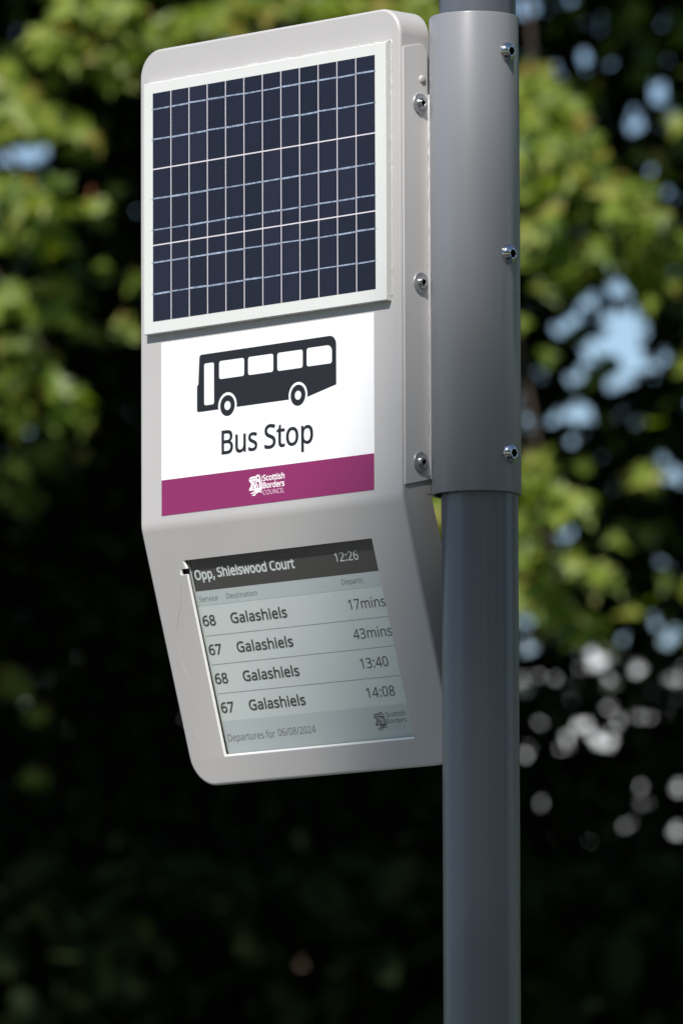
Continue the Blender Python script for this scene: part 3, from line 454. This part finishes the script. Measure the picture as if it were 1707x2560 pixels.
emblem_obj(M['white'], sign, FR, .36, -27.8, 24.8, 18.4, 13.4, 1.55)
shape('lettering', M['white'], sign, [], FR, .36, offset=.26, bez=glyphs('Scottish', -8.3, 22.3, 33.0, 5.6))
shape('lettering', M['white'], sign, [], FR, .36, offset=.26, bez=glyphs('Borders', -8.2, 22.3, 25.5, 5.6))
shape('lettering', M['pink'], sign, [], FR, .36, offset=-.06, bez=glyphs('COUNCIL', -8.2, 22.2, 18.9, 4.7))

# the departure screen, five millimetres behind the opening
RC = -5.0
mb = MB(); mb.box((-150, 31, RC-3), (150, 246, RC-.4), 0, lambda a: LO(*a)); 
screen = part(mb, 'display_screen', M['black'])
def band(name, m, u0, v0, u1, v1, h): return shape(name, M[m], screen, [[(u0, -v1), (u1, -v1), (u1, -v0), (u0, -v0)]], LO, RC+h, .1, flip=True)
band('screen_sheet', 'epaper', -134.6, 36, 137, 241, -.35)
band('header_bar', 'epdark', -132.3, 36, 137, 70.6, -.22)
band('column_strip', 'epband', -134.5, 70.6, 137, 85.6, -.22)
band('footer_strip', 'epband', -134.5, 204.3, 137, 239.0, -.22)
for v in (116.5, 146.2, 176.1): band('row_line', 'epgrey', -131.5, v-.2, 130, v+.2, -.2)
def st(text, a, b, base, cap, off, m='epink'): return shape('lettering', M[m], screen, [], LO, RC-.1, .06, offset=off, bez=glyphs(text, a, b, -base, cap), flip=True)
st('Opp,', -128.4, -100.6, 58.8, 9.5, .42, 'eplight')
st('Shielswood Court', -95.6, 14.6, 58.0, 9.5, .42, 'eplight')
st('12:26', 72.4, 105.4, 57.0, 9.2, .02, 'eplight')
st('Service', -129.3, -102.8, 81.5, 5.2, 0, 'epgrey2'); st('Destination', -89.9, -45.6, 81.1, 5.3, 0, 'epgrey2'); st('Departs', 75.3, 104.5, 80.4, 5.4, 0, 'epgrey2')
for i, (svc, tm, a, b) in enumerate((('68', '17mins', 77.9, 129.0), ('67', '43mins', 76.0, 129.7), ('68', '13:40', 77.2, 115.8), ('67', '14:08', 77.2, 116.4))):
    v = 106.2+i*29.85
    st(svc, -130.8, -112.9, v, 10.2, .32); st('Galashiels', -90.3, -10.2, v, 10.2, .34); st(tm, a, b, v-.2, 10.2, -.10)
st('Departures for', -130.2, -62.0, 225.6, 7.4, 0, 'epgrey2'); st('06/08/2024', -57.6, -4.0, 224.9, 7.4, 0, 'epgrey2')
emblem_obj(M['epink'], screen, LO, RC-.1, 80.6, -224.0, 15.6, 12.2, .95, True)
st('Scottish', 98.0, 124.4, 216.2, 4.9, .03); st('Borders', 97.0, 124.5, 222.9, 4.9, .03); st('COUNCIL', 96.4, 123.4, 228.8, 4.2, -.05, 'epfaint')
# dried sealant run beside the opening
run = [(-144.8, 60.9), (-151.6, 80.0), (-164.7, 103), (-167.7, 123.6), (-167.8, 140.5), (-163.9, 157.7), (-165.1, 171.8), (-166.5, 182.9), (-168.4, 192.6), (-168.5, 208.0), (-166.3, 222.3)]
mb = MB(); P = []; rd = []
for i in range(len(run)-1):
    for k in range(7):
        t = k/7; P.append(LO(run[i][0]+(run[i+1][0]-run[i][0])*t+random.gauss(0, .35), run[i][1]+(run[i+1][1]-run[i][1])*t, -.05)); rd.append(abs(random.gauss(.24, .05))/1000+.00012)
mb.tube(P, rd, 6); part(mb, 'sealant_run', M['nub'], casing, smooth=80)

# ------------------------------------------------------------------ the place: ground, road, pavements (turned to face the camera's side of the street)
fx = Vector((vf.x, vf.y, 0)).normalized(); rx = Vector((vr.x, vr.y, 0)).normalized()
def W(a, b, z): return Vector((PX, PY, 0))+rx*a+fx*b+Vector((0, 0, z))          # a along the street, b away from the camera
def strip(name, m, a0, a1, b0, b1, z0, z1, kind='structure'):
    mb = MB(); mb.box((a0, b0, z0), (a1, b1, z1), 0, lambda q: W(*q)); o = mb.link(name, m); return tag(o, kind=kind)
g = MB(); g.add([W(-900, -900, -.14), W(900, -900, -.14), W(900, 900, -.14), W(-900, 900, -.14)], [(0, 1, 2, 3)]); tag(g.link('ground', M['grass']), kind='structure')
strip('road', M['asphalt'], -120, 120, -7.4, -1.0, -.136, -.12)
strip('pavement', M['paving'], -120, 120, -.86, 2.2, -.13, 0); strip('pavement', M['paving'], -120, 120, -10.4, -7.54, -.13, 0)
strip('kerb', M['kerb'], -120, 120, -1.0, -.86, -.13, .004); strip('kerb', M['kerb'], -120, 120, -7.54, -7.4, -.13, .004)
for i in range(-12, 13): strip('road_marking', M['paint'], i*6-1, i*6+1, -4.25, -4.15, -.119, -.116)
strip('verge', M['grass'], -120, 120, 2.2, 70, -.13, -.02)

# ------------------------------------------------------------------ foliage
TPL = {}
def leaf_tpl(kind):
    if kind == 'broad':
        h = [(0, 0), (.27, .0), (.20, .17), (.52, .38), (.25, .44), (.17, .62), (0, 1)]
        pts = [(x, y, abs(x)*.32-.18*y*y) for x, y in h]+[(-x, y, abs(x)*.32-.18*y*y) for x, y in h[1:-1]]
        n = len(h); return np.array(pts), [tuple(range(n)), tuple([0, n-1]+[n+k for k in range(n-2)][::-1])]
    pts = [(0, 0, 0), (.26, .28, .06), (.24, .68, .03), (0, 1, -.12), (-.24, .68, .03), (-.26, .28, .06)]
    return np.array(pts, float), [(0, 1, 2, 3), (0, 3, 4, 5)]
def leaves(name, pos, size, up, kind, m, parent=None, tilt=.6, origin=(0, 0, 0), seed=1):
    """pos (n,3), size (n,), up: mean leaf normal"""
    g = np.random.default_rng(seed); T, F = leaf_tpl(kind); n = len(pos)
    N = np.array(up)[None, :]+g.normal(0, tilt, (n, 3)); N /= np.linalg.norm(N, axis=1)[:, None]
    A = g.normal(0, 1, (n, 3)); A[:, 2] -= .9; A -= N*(A*N).sum(1)[:, None]; A /= np.linalg.norm(A, axis=1)[:, None]
    B = np.cross(A, N)
    V = pos[:, None, :]+size[:, None, None]*(T[None, :, 0:1]*B[:, None, :]+(T[None, :, 1:2]-.3)*A[:, None, :]+T[None, :, 2:3]*N[:, None, :])
    k = len(T); V = (V-np.array(origin)).reshape(-1, 3)
    loops = []; starts = []; tot = []
    per = np.concatenate([np.array(f) for f in F]); lens = [len(f) for f in F]
    L = (np.arange(n)[:, None]*k+per[None, :]).ravel(); fl = np.tile(np.array(lens), n); st = np.concatenate([[0], np.cumsum(fl)[:-1]])
    me = bpy.data.meshes.new(name); me.vertices.add(len(V)); me.vertices.foreach_set('co', V.astype(np.float32).ravel())
    me.loops.add(len(L)); me.loops.foreach_set('vertex_index', L.astype(np.int32)); me.polygons.add(len(fl)); me.polygons.foreach_set('loop_start', st.astype(np.int32)); me.polygons.foreach_set('loop_total', fl.astype(np.int32))
    me.materials.append(m); me.update(); me.validate()
    o = bpy.data.objects.new(name, me); col.objects.link(o)
    if parent: o.parent = parent
    return o
SCL = 2352/2560.
def at(x, y, D):                                                # a place D metres ahead of the camera, seen at x, y in a 1568 x 2352 view
    return CAM+(vf+vr*((x-784)/(FPX*SCL))-vu*((y-1176)/(FPX*SCL)))*D
MPP = 1/(FPX*SCL)
def ellip_pts(g, c, rad, n, shell=.0):
    P = g.normal(0, 1, (n, 3)); P /= np.linalg.norm(P, axis=1)[:, None]; r = (shell+(1-shell)*g.random(n))**(1/3.)
    return np.array(c)[None, :]+P*r[:, None]*np.array(rad)[None, :]
def tree(name, base, height, girth, label, group=None, lean=(0, 0), limbs=(), wig=1.):
    e = empty(name, base, label=label, cat='tree', group=group)
    mb = MB(); P = []; rr = []
    for i in range(12):
        t = i/11; P.append(Vector(base)+Vector((lean[0]*t*t+wig*.12*math.sin(t*7), lean[1]*t*t+wig*.1*math.sin(t*5+1), height*t-.15))); rr.append(girth*(1-.82*t)*(1+.6*max(0, .08-t)/.08))
    mb.tube(P, rr, 12)
    for (p0, p1, p2, r) in limbs:
        pts = []; rads = []
        for i in range(9):
            t = i/8; q = Vector(p0)*(1-t)**2+Vector(p1)*2*t*(1-t)+Vector(p2)*t*t; pts.append(q); rads.append(r*(1-.85*t)+.003)
        mb.tube(pts, rads, 8)
    mb.link('trunk', M['bark'], e, origin=base, smooth=60)
    return e, P
toCam = -fx
sunN = np.array(sd)
# --- the two broadleaf trees whose sunlit outer sprays reach into view
def rows(s, f): return [f(*[float(q) for q in t.split()]) for t in s.split(';') if t.strip()]
K = .9185/1.81
# thin places in the wood: centre, half width, half height
HOLES = rows("""95 515 34 34;80 640 40 36;140 690 36 36;65 815 26 28;250 150 22 22;240 280 15 15;690 268 30 30;205 600 13 13;400 700 52 32;455 620 16 16;525 590 24 22;665 545 32 32;745 590 30 40;580 735 28 46;480 810 44 30;310 820 32 28;655 850 30 30;745 785 24 24;780 760 22 22;285 900 14 14;430 890 16 16;335 985 24 24;615 965 14 14;150 970 14 14;395 1060 22 22;480 1055 18 18;90 1135 24 22;770 1265 30 46;620 1350 16 16;555 1450 16 16;755 1475 26 26;150 1345 10 10;200 2310 16 12""",
             lambda x, y, a, b: ((1270+x/1.81)*.9185, (1260+y/1.81)*.9185, a*K*.82, b*K*.82))
HOLES += rows("""75 30 50 40;240 10 30 20;350 255 24 24;460 285 28 28;230 325 20 20;675 415 44 50;740 500 24 24;590 565 48 36;560 470 18 18;650 765 16 16;755 890 18 18;305 1090 18 18;475 1190 16 16;505 1305 40 32;375 1360 30 32;300 1430 42 36;235 1480 30 40;520 1500 100 112;400 1590 84 46;560 1650 70 60;705 1615 26 46;660 1680 20 20;300 1690 36 26;480 1730 30 24;145 1690 16 16;320 1865 70 34;210 1900 24 20;90 1890 22 20;600 1905 18 18;695 2065 24 24;755 2160 30 30;510 2190 15 15;280 1995 14 14;700 90 10 10""",
             lambda x, y, a, b: ((1270+x/1.81)*.9185, y/1.81*.9185, a*K, b*K))
HOLES += [(45, 355, 55, 22), (110, 340, 24, 14), (120, 405, 13, 11), (45, 605, 10, 10), (142, 750, 11, 11), (162, 764, 9, 9), (152, 822, 13, 13), (62, 985, 7, 7), (155, 1203, 3, 3), (60, 1390, 3, 3), (510, 95, 10, 8), 
          (690, 2210, 11, 11), (840, 2218, 11, 8), (930, 2292, 22, 13), (20, 2250, 10, 6), (1185, 2330, 14, 10)]
HOLES = [(x, y, a*.78, b*.78) if (x > 1290 and y < 330) else (x, y, a, b) for x, y, a, b in HOLES]
_h = np.random.default_rng(4)
HOLES += [(_h.uniform(1200, 1580), _h.uniform(1430, 1720), r, r) for r in _h.uniform(1, 5, 22)]+[(_h.uniform(1200, 1580), _h.uniform(1720, 2000), r, r) for r in _h.uniform(1, 5, 14)]
def clear(P, pad):                                              # keep leaves out of the thin places
    rel = P-np.array(CAM)[None, :]; dz = rel@np.array(vf); x = 784+rel@np.array(vr)/dz/MPP; y = 1176-rel@np.array(vu)/dz/MPP; k = np.ones(len(P), bool)
    for hx, hy, a, b in HOLES: k &= ((x-hx)/(a+pad))**2+((y-hy)/(b+pad))**2 > 1
    return k
def spray(g, cx, cy, a, b, D, n, lsize=.074):
    c = np.array(at(cx, cy, D)); n = int(n*2.7); u, v, w = g.normal(0, .52, (3, n)); v *= .8; v -= .3*np.abs(u)
    P = c+np.array(vr)*(u*a*MPP*D)[:, None]+np.array(vu)*(v*b*MPP*D)[:, None]+np.array(vf)*(w*.28)[:, None]
    P = P[clear(P, 8)]
    return P, lsize*g.uniform(.6, 1.35, len(P))
LEFT = [(190, 12, 80, 22, 21.5, 9), (290, 45, 70, 35, 21.8, 12), (345, 90, 50, 25, 22, 7), (120, 95, 60, 28, 21.6, 9), (190, 120, 80, 28, 21.6, 11), (260, 165, 35, 22, 21.8, 5), (15, 170, 30, 40, 21.8, 5), (60, 215, 40, 25, 21.8, 4), (30, 275, 60, 35, 21.4, 9), (130, 280, 50, 35, 21.6, 8), (200, 335, 45, 20, 21.8, 5), (70, 310, 60, 18, 21.6, 6),
        (40, 430, 60, 30, 21.5, 9), (110, 480, 55, 28, 21.5, 8), (40, 540, 60, 30, 21.6, 8), (130, 565, 45, 20, 21.6, 5), (20, 690, 45, 35, 21.5, 7), (60, 720, 40, 22, 21.6, 4), (125, 665, 28, 18, 21.7, 3), (140, 720, 25, 18, 21.8, 3), (35, 790, 50, 30, 21.7, 5), (95, 830, 40, 25, 21.7, 4), (25, 880, 35, 25, 21.7, 4), (130, 900, 50, 25, 21.5, 6), (175, 950, 45, 24, 21.6, 6), (60, 960, 40, 20, 21.9, 2),
        (305, 650, 18, 14, 22.2, 1), (283, 750, 12, 12, 22.2, 1), (212, 460, 10, 10, 22.2, 1),
        (470, 45, 60, 30, 22, 9), (560, 12, 50, 18, 22, 5), (520, 70, 40, 16, 22, 4), (690, 12, 50, 14, 22, 5), (780, 22, 70, 20, 22, 9), (860, 12, 60, 16, 22, 7), (960, 20, 40, 24, 22, 6), (1000, 60, 25, 20, 22, 3), (40, 1060, 60, 30, 26.2, 5), (130, 1040, 50, 25, 26.2, 4), (60, 1150, 50, 30, 26.4, 4), (30, 1560, 30, 30, 26.4, 3), (90, 1635, 30, 16, 26.2, 2), (85, 1785, 22, 16, 26.3, 2)]
RIGHT = [(1222, 180, 45, 40, 22, 8), (1270, 250, 60, 45, 21.8, 12), (1225, 330, 45, 50, 21.6, 10), (1310, 320, 60, 40, 21.8, 12), (1240, 430, 60, 45, 21.6, 11), (1340, 400, 70, 45, 21.8, 13), (1430, 430, 60, 40, 21.8, 11), (1255, 520, 65, 45, 21.6, 11), (1370, 495, 70, 35, 21.8, 11), (1480, 510, 60, 40, 21.8, 9), (1545, 555, 45, 40, 21.8, 7),
         (1225, 590, 40, 35, 21.8, 6), (1320, 580, 60, 30, 21.8, 8), (1430, 590, 55, 30, 22, 7), (1290, 650, 45, 25, 22, 5), (1500, 640, 55, 22, 22, 6), (1430, 660, 30, 20, 22, 3), (1225, 1075, 35, 40, 21.5, 7), (1275, 1140, 50, 30, 21.5, 8), (1480, 1095, 40, 30, 21.8, 6), (1225, 1185, 35, 25, 21.5, 5), (1320, 1155, 30, 18, 21.6, 3),
         (1220, 1275, 40, 30, 21.5, 7), (1290, 1290, 55, 25, 21.5, 7), (1370, 1325, 45, 28, 21.6, 7), (1230, 1350, 40, 25, 21.7, 5), (1250, 1400, 60, 28, 21.7, 7), (1335, 1440, 50, 35, 21.8, 7), (1010, 1180, 40, 60, 21.6, 6)]
def grd(p): return Vector((p.x, p.y, -.02))
bl = grd(at(-900, 1176, 24.0)); br = grd(at(1092, 1176, 24.2))
def limbs_for(P, ends): return ends
def branch_to(px, py, D, sx, sy, sD, r): 
    a = at(sx, sy, sD); b = at(px, py, D); m_ = (a+b)/2+Vector((0, 0, .25)); return (a, m_, b, r)
LB = [branch_to(330, 90, 22.1, -880, -1400, 24, .016), branch_to(180, 930, 21.8, -890, -400, 24, .014), branch_to(120, 500, 21.8, -890, -700, 24, .014), branch_to(950, 0, 22.1, -880, -1700, 24, .02)]
RB = [branch_to(1230, 200, 22, 1092, -900, 24.2, .02), branch_to(1255, 1150, 21.7, 1092, 500, 24.2, .012), branch_to(1280, 1350, 21.8, 1092, 800, 24.2, .012)]
tl, _ = tree('broadleaf_tree', bl, 11, .22, 'broadleaf tree with sunlit yellow green leaves at the upper left of the display', 'broadleaf trees with sunlit sprays', limbs=LB)
trr, _ = tree('broadleaf_tree', br, 11, .075, 'slender broadleaf tree behind the pole with drooping sunlit sprays at its right', 'broadleaf trees with sunlit sprays', limbs=RB, wig=.1)
for e, spec, base, seed, side in ((tl, LEFT, bl, 3, -1), (trr, RIGHT, br, 4, 1)):
    g = np.random.default_rng(seed+50); up = sunN*.75+np.array(toCam)*.25; up /= np.linalg.norm(up)
    for q, (cx, cy, a, b, D, n) in enumerate(spec):
        P, S = spray(g, cx, cy, a, b, D, n)
        if not len(P): continue
        sp = leaves('leaf_spray', P, S, up, 'broad', M['leaf'], e, .45, base, seed*100+q)
        p0 = at(cx-side*a*.8, cy-b*.4, D+.1); p1 = at(cx+side*a*.7, cy+b*.3, D); tw = MB(); tw.tube([p0, (p0+p1)/2+Vector((0, 0, .03)), p1], [.006, .004, .002], 6)
        tw.link('twig', M['twig'], sp, origin=base)
    n = 420 if side < 0 else 280
    xx = g.uniform(-350, 1000, n) if side < 0 else g.uniform(1150, 1750, n); yy = g.uniform(-250, 1150, n) if side < 0 else g.uniform(-100, 1500, n)
    if side < 0: k = (xx < 330-.12*yy) | (yy < 110); xx, yy = xx[k], yy[k]
    dd = g.uniform(23.6, 26.5, len(xx)); P = np.array([at(x, y, d) for x, y, d in zip(xx, yy, dd)]); P = P[clear(P, 10)]
    leaves('inner_leaves', P, .07*g.uniform(.7, 1.3, len(P)), up, 'broad', M['leaf'], e, .6, base, seed+40)
    # the rest of the crown, high above the picture and outward from it
    c = Vector(base)+Vector((0, 0, 9.6))+rx*(-side*.6)+fx*.6; Q = ellip_pts(g, c, (3.6, 3.6, 3.3), 9000, .25)
    leaves('crown', Q, g.uniform(.14, .26, len(Q)), sunN, 'plain', M['leaf'], e, .7, base, seed+9)

# --- the dark wood behind: separate trees, each with its own trunk and crown; thin places let sky and the far building through
g = np.random.default_rng(21); n0 = 480000
X = g.uniform(-1500, 3000, n0); Y = g.uniform(-900, 2900, n0); Dp = g.uniform(27.2, 30.6, n0)
OD = np.where(X > 1150, 8.0, 9.0)+np.where(Y > 1750, 5., 0.); keep = OD.copy()
area = 4500*3800*(MPP*28.9)**2; lf = .072; eff = .40*lf*lf*.62
need = keep*area/eff/n0
print('dark leaves probability', need.max(), n0*need.mean())
sel = g.random(n0) < need
X, Y, Dp = X[sel], Y[sel], Dp[sel]
Pw = np.array(CAM)[None, :]+(np.array(vf)[None, :]+np.array(vr)[None, :]*((X-784)*MPP)[:, None]-np.array(vu)[None, :]*((Y-1176)*MPP)[:, None])*Dp[:, None]
kk = clear(Pw, 11); Pw, X = Pw[kk], X[kk]
DT = [(-700, 29.0, 'dark shaded tree whose crown fills the far left edge'), (230, 29.4, 'dark shaded tree behind the display, its brown trunk dimly seen at left'), (950, 29.8, 'dark shaded tree hidden behind the display and pole'), (1800, 29.2, 'dark shaded tree at right with patches of blue sky in its crown'), (2300, 29.5, 'dark shaded tree beyond the right edge of the wood')]
own = np.argmin(np.abs(X[:, None]-np.array([d[0] for d in DT])[None, :]), axis=1)
for i, (tx, D, lab) in enumerate(DT):
    base = grd(at(tx, 1176, D)); e, _ = tree('shaded_tree', base, 12, .17, lab, 'dark shaded trees of the wood')
    P = Pw[own == i]; gg = np.random.default_rng(100+i)
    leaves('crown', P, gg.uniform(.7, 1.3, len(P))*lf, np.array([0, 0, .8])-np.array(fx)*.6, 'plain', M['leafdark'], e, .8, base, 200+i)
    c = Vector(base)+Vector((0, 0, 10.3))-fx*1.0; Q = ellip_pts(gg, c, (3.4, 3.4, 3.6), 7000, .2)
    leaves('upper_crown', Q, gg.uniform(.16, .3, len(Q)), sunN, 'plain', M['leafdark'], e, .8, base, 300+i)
# --- undergrowth: a dense hedge along the foot of the wood
hb = W(0, 18.2, -.02); he = empty('hedge', hb, label='dense dark hedge along the foot of the wood', cat='hedge')
g = np.random.default_rng(5); n = 42000; Q = np.stack([g.uniform(-4.5, 5.5, n), g.uniform(17.3, 19.2, n), g.random(n)**.8*3.55], 1)
# leave the few thin places where the sandstone wall shows
Pq = np.array(W(0, 0, 0))[None, :]+np.array(rx)[None, :]*Q[:, 0:1]+np.array(fx)[None, :]*Q[:, 1:2]+np.array([0, 0, 1.])[None, :]*Q[:, 2:3]
ok = clear(Pq, 30)
Pq = Pq[ok]
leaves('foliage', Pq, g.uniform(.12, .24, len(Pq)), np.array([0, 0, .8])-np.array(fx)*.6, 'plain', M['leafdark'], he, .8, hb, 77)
st_ = MB()
for i in range(14):
    b = W(-4+i*.7+random.uniform(-.2, .2), 18.2+random.uniform(-.3, .3), -.02); st_.tube([b, b+Vector((.05, .03, 1.2)), b+Vector((random.uniform(-.3, .3), random.uniform(-.2, .2), 2.6))], [.03, .022, .008], 7)
st_.link('stems', M['bark'], he, origin=hb)

# --- the pale building far behind the wood
be = empty('building', W(0, 62, 0), label='white rendered building with sandstone lower floors far behind the trees', cat='building')
bo = W(0, 62, 0)
mb = MB(); mb.box((-9, 62, -.1), (12, 74, 6.3), 1, lambda q: W(*q)); mb.box((-9, 62.003, 6.3), (12, 74, 8.4), 0, lambda q: W(*q)); mb.box((-9.15, 61.85, 8.4), (12.15, 74.15, 8.62), 0, lambda q: W(*q))
mb.link('wall', [M['render'], M['sandstone']], be, origin=bo)
for zz in (1.2, 4.1):
    for a in (-7.5, -4.5, -1.5, 1.5, 4.5, 7.5, 10.5):
        f = MB(); f.box((a-.6, 61.93, zz), (a+.6, 61.998, zz+1.6), 0, lambda q: W(*q)); fo = f.link('window', M['paint'], be, origin=bo)
        p = MB(); p.box((a-.52, 61.915, zz+.08), (a+.52, 61.929, zz+1.52), 0, lambda q: W(*q)); p.link('pane', M['glass'], fo, origin=bo)

# --- a tall tree on the near side of the street, toward the sun: its crown shades the post and the lower right of the casing
SHD = 21.0
sc_ = Vector((PX, PY, Z0))+sd*SHD
sr_ = sd.cross(Vector((0, 0, 1))).normalized()*-1; su_ = sr_.cross(sd).normalized()*-1
if su_.z < 0: su_ = -su_
SH_R, SH_U, SEED = 1.83, -1.80, 31
ctr = sc_+sr_*SH_R+su_*SH_U
tb = Vector((ctr.x, ctr.y, 0)); te, _ = tree('unseen_street_tree', tb, ctr.z, .26, 'tall street tree on the near pavement toward the sun')
g = np.random.default_rng(SEED); Q = ellip_pts(g, ctr, (2.6, 2.6, 2.9), 16000, .2)
leaves('crown', Q, g.uniform(.10, .2, len(Q)), np.array([0, 0, 1.]), 'plain', M['leaf'], te, .7, tb, 12)

# --- unseen trees, added to block low sky light and its reflection in the paint
for i, (a, b_, rad, hh, lab) in enumerate(((-20, -19, 5.6, 9.6, 'unseen round broadleaf tree added at the far left of the near row'), (-10.5, -21, 5.4, 8.6, 'unseen low broadleaf tree added left in the near row'), (-.5, -22, 5.6, 9.0, 'unseen broadleaf tree added straight behind the near pavement'), (9, -20.5, 5.4, 9.2, 'unseen spreading broadleaf tree added right in the near row'), (19, -17, 6.0, 10.0, 'unseen largest broadleaf tree added at the right end of the near row'), (21, -5, 6.2, 9.6, 'unseen broadleaf tree added apart at the far right of the street'), (16, 9, 5.6, 8.6, 'unseen broadleaf tree added at the right end of the verge'))):
    bb = W(a, b_, -.02); e, _ = tree('unseen_street_tree', bb, hh, .2, lab, 'unseen street trees added to block the low sky'); g = np.random.default_rng(600+i)
    Q = ellip_pts(g, bb+Vector((0, 0, hh)), (rad, rad, rad*.95), 6500, .3); leaves('crown', Q, g.uniform(.35, .65, len(Q)), np.array([0, 0, 1.]), 'plain', M['leaf'], e, .8, bb, 700+i)
# --- the wood goes on to both sides of the picture
for i, (a, b_, rad, hh, lab) in enumerate(((-6.4, 20.6, 3.4, 6.2, 'broadleaf tree next to the left end of the dark wood'), (-11.5, 21.5, 3.8, 6.6, 'broadleaf tree second from the left end of the wood'), (-17.5, 20.5, 4.4, 6.9, 'wide broadleaf tree at the left end of the wood'), (6.6, 21, 3.4, 6.1, 'broadleaf tree next to the right end of the dark wood'), (12, 20.3, 3.9, 6.7, 'broadleaf tree second from the right end of the wood'), (18.5, 19.5, 4.5, 7.0, 'wide broadleaf tree at the right end of the wood'))):
    bb = W(a, b_, -.02); e, _ = tree('broadleaf_tree', bb, hh+2, .16, lab, 'trees at both ends of the wood'); g = np.random.default_rng(800+i)
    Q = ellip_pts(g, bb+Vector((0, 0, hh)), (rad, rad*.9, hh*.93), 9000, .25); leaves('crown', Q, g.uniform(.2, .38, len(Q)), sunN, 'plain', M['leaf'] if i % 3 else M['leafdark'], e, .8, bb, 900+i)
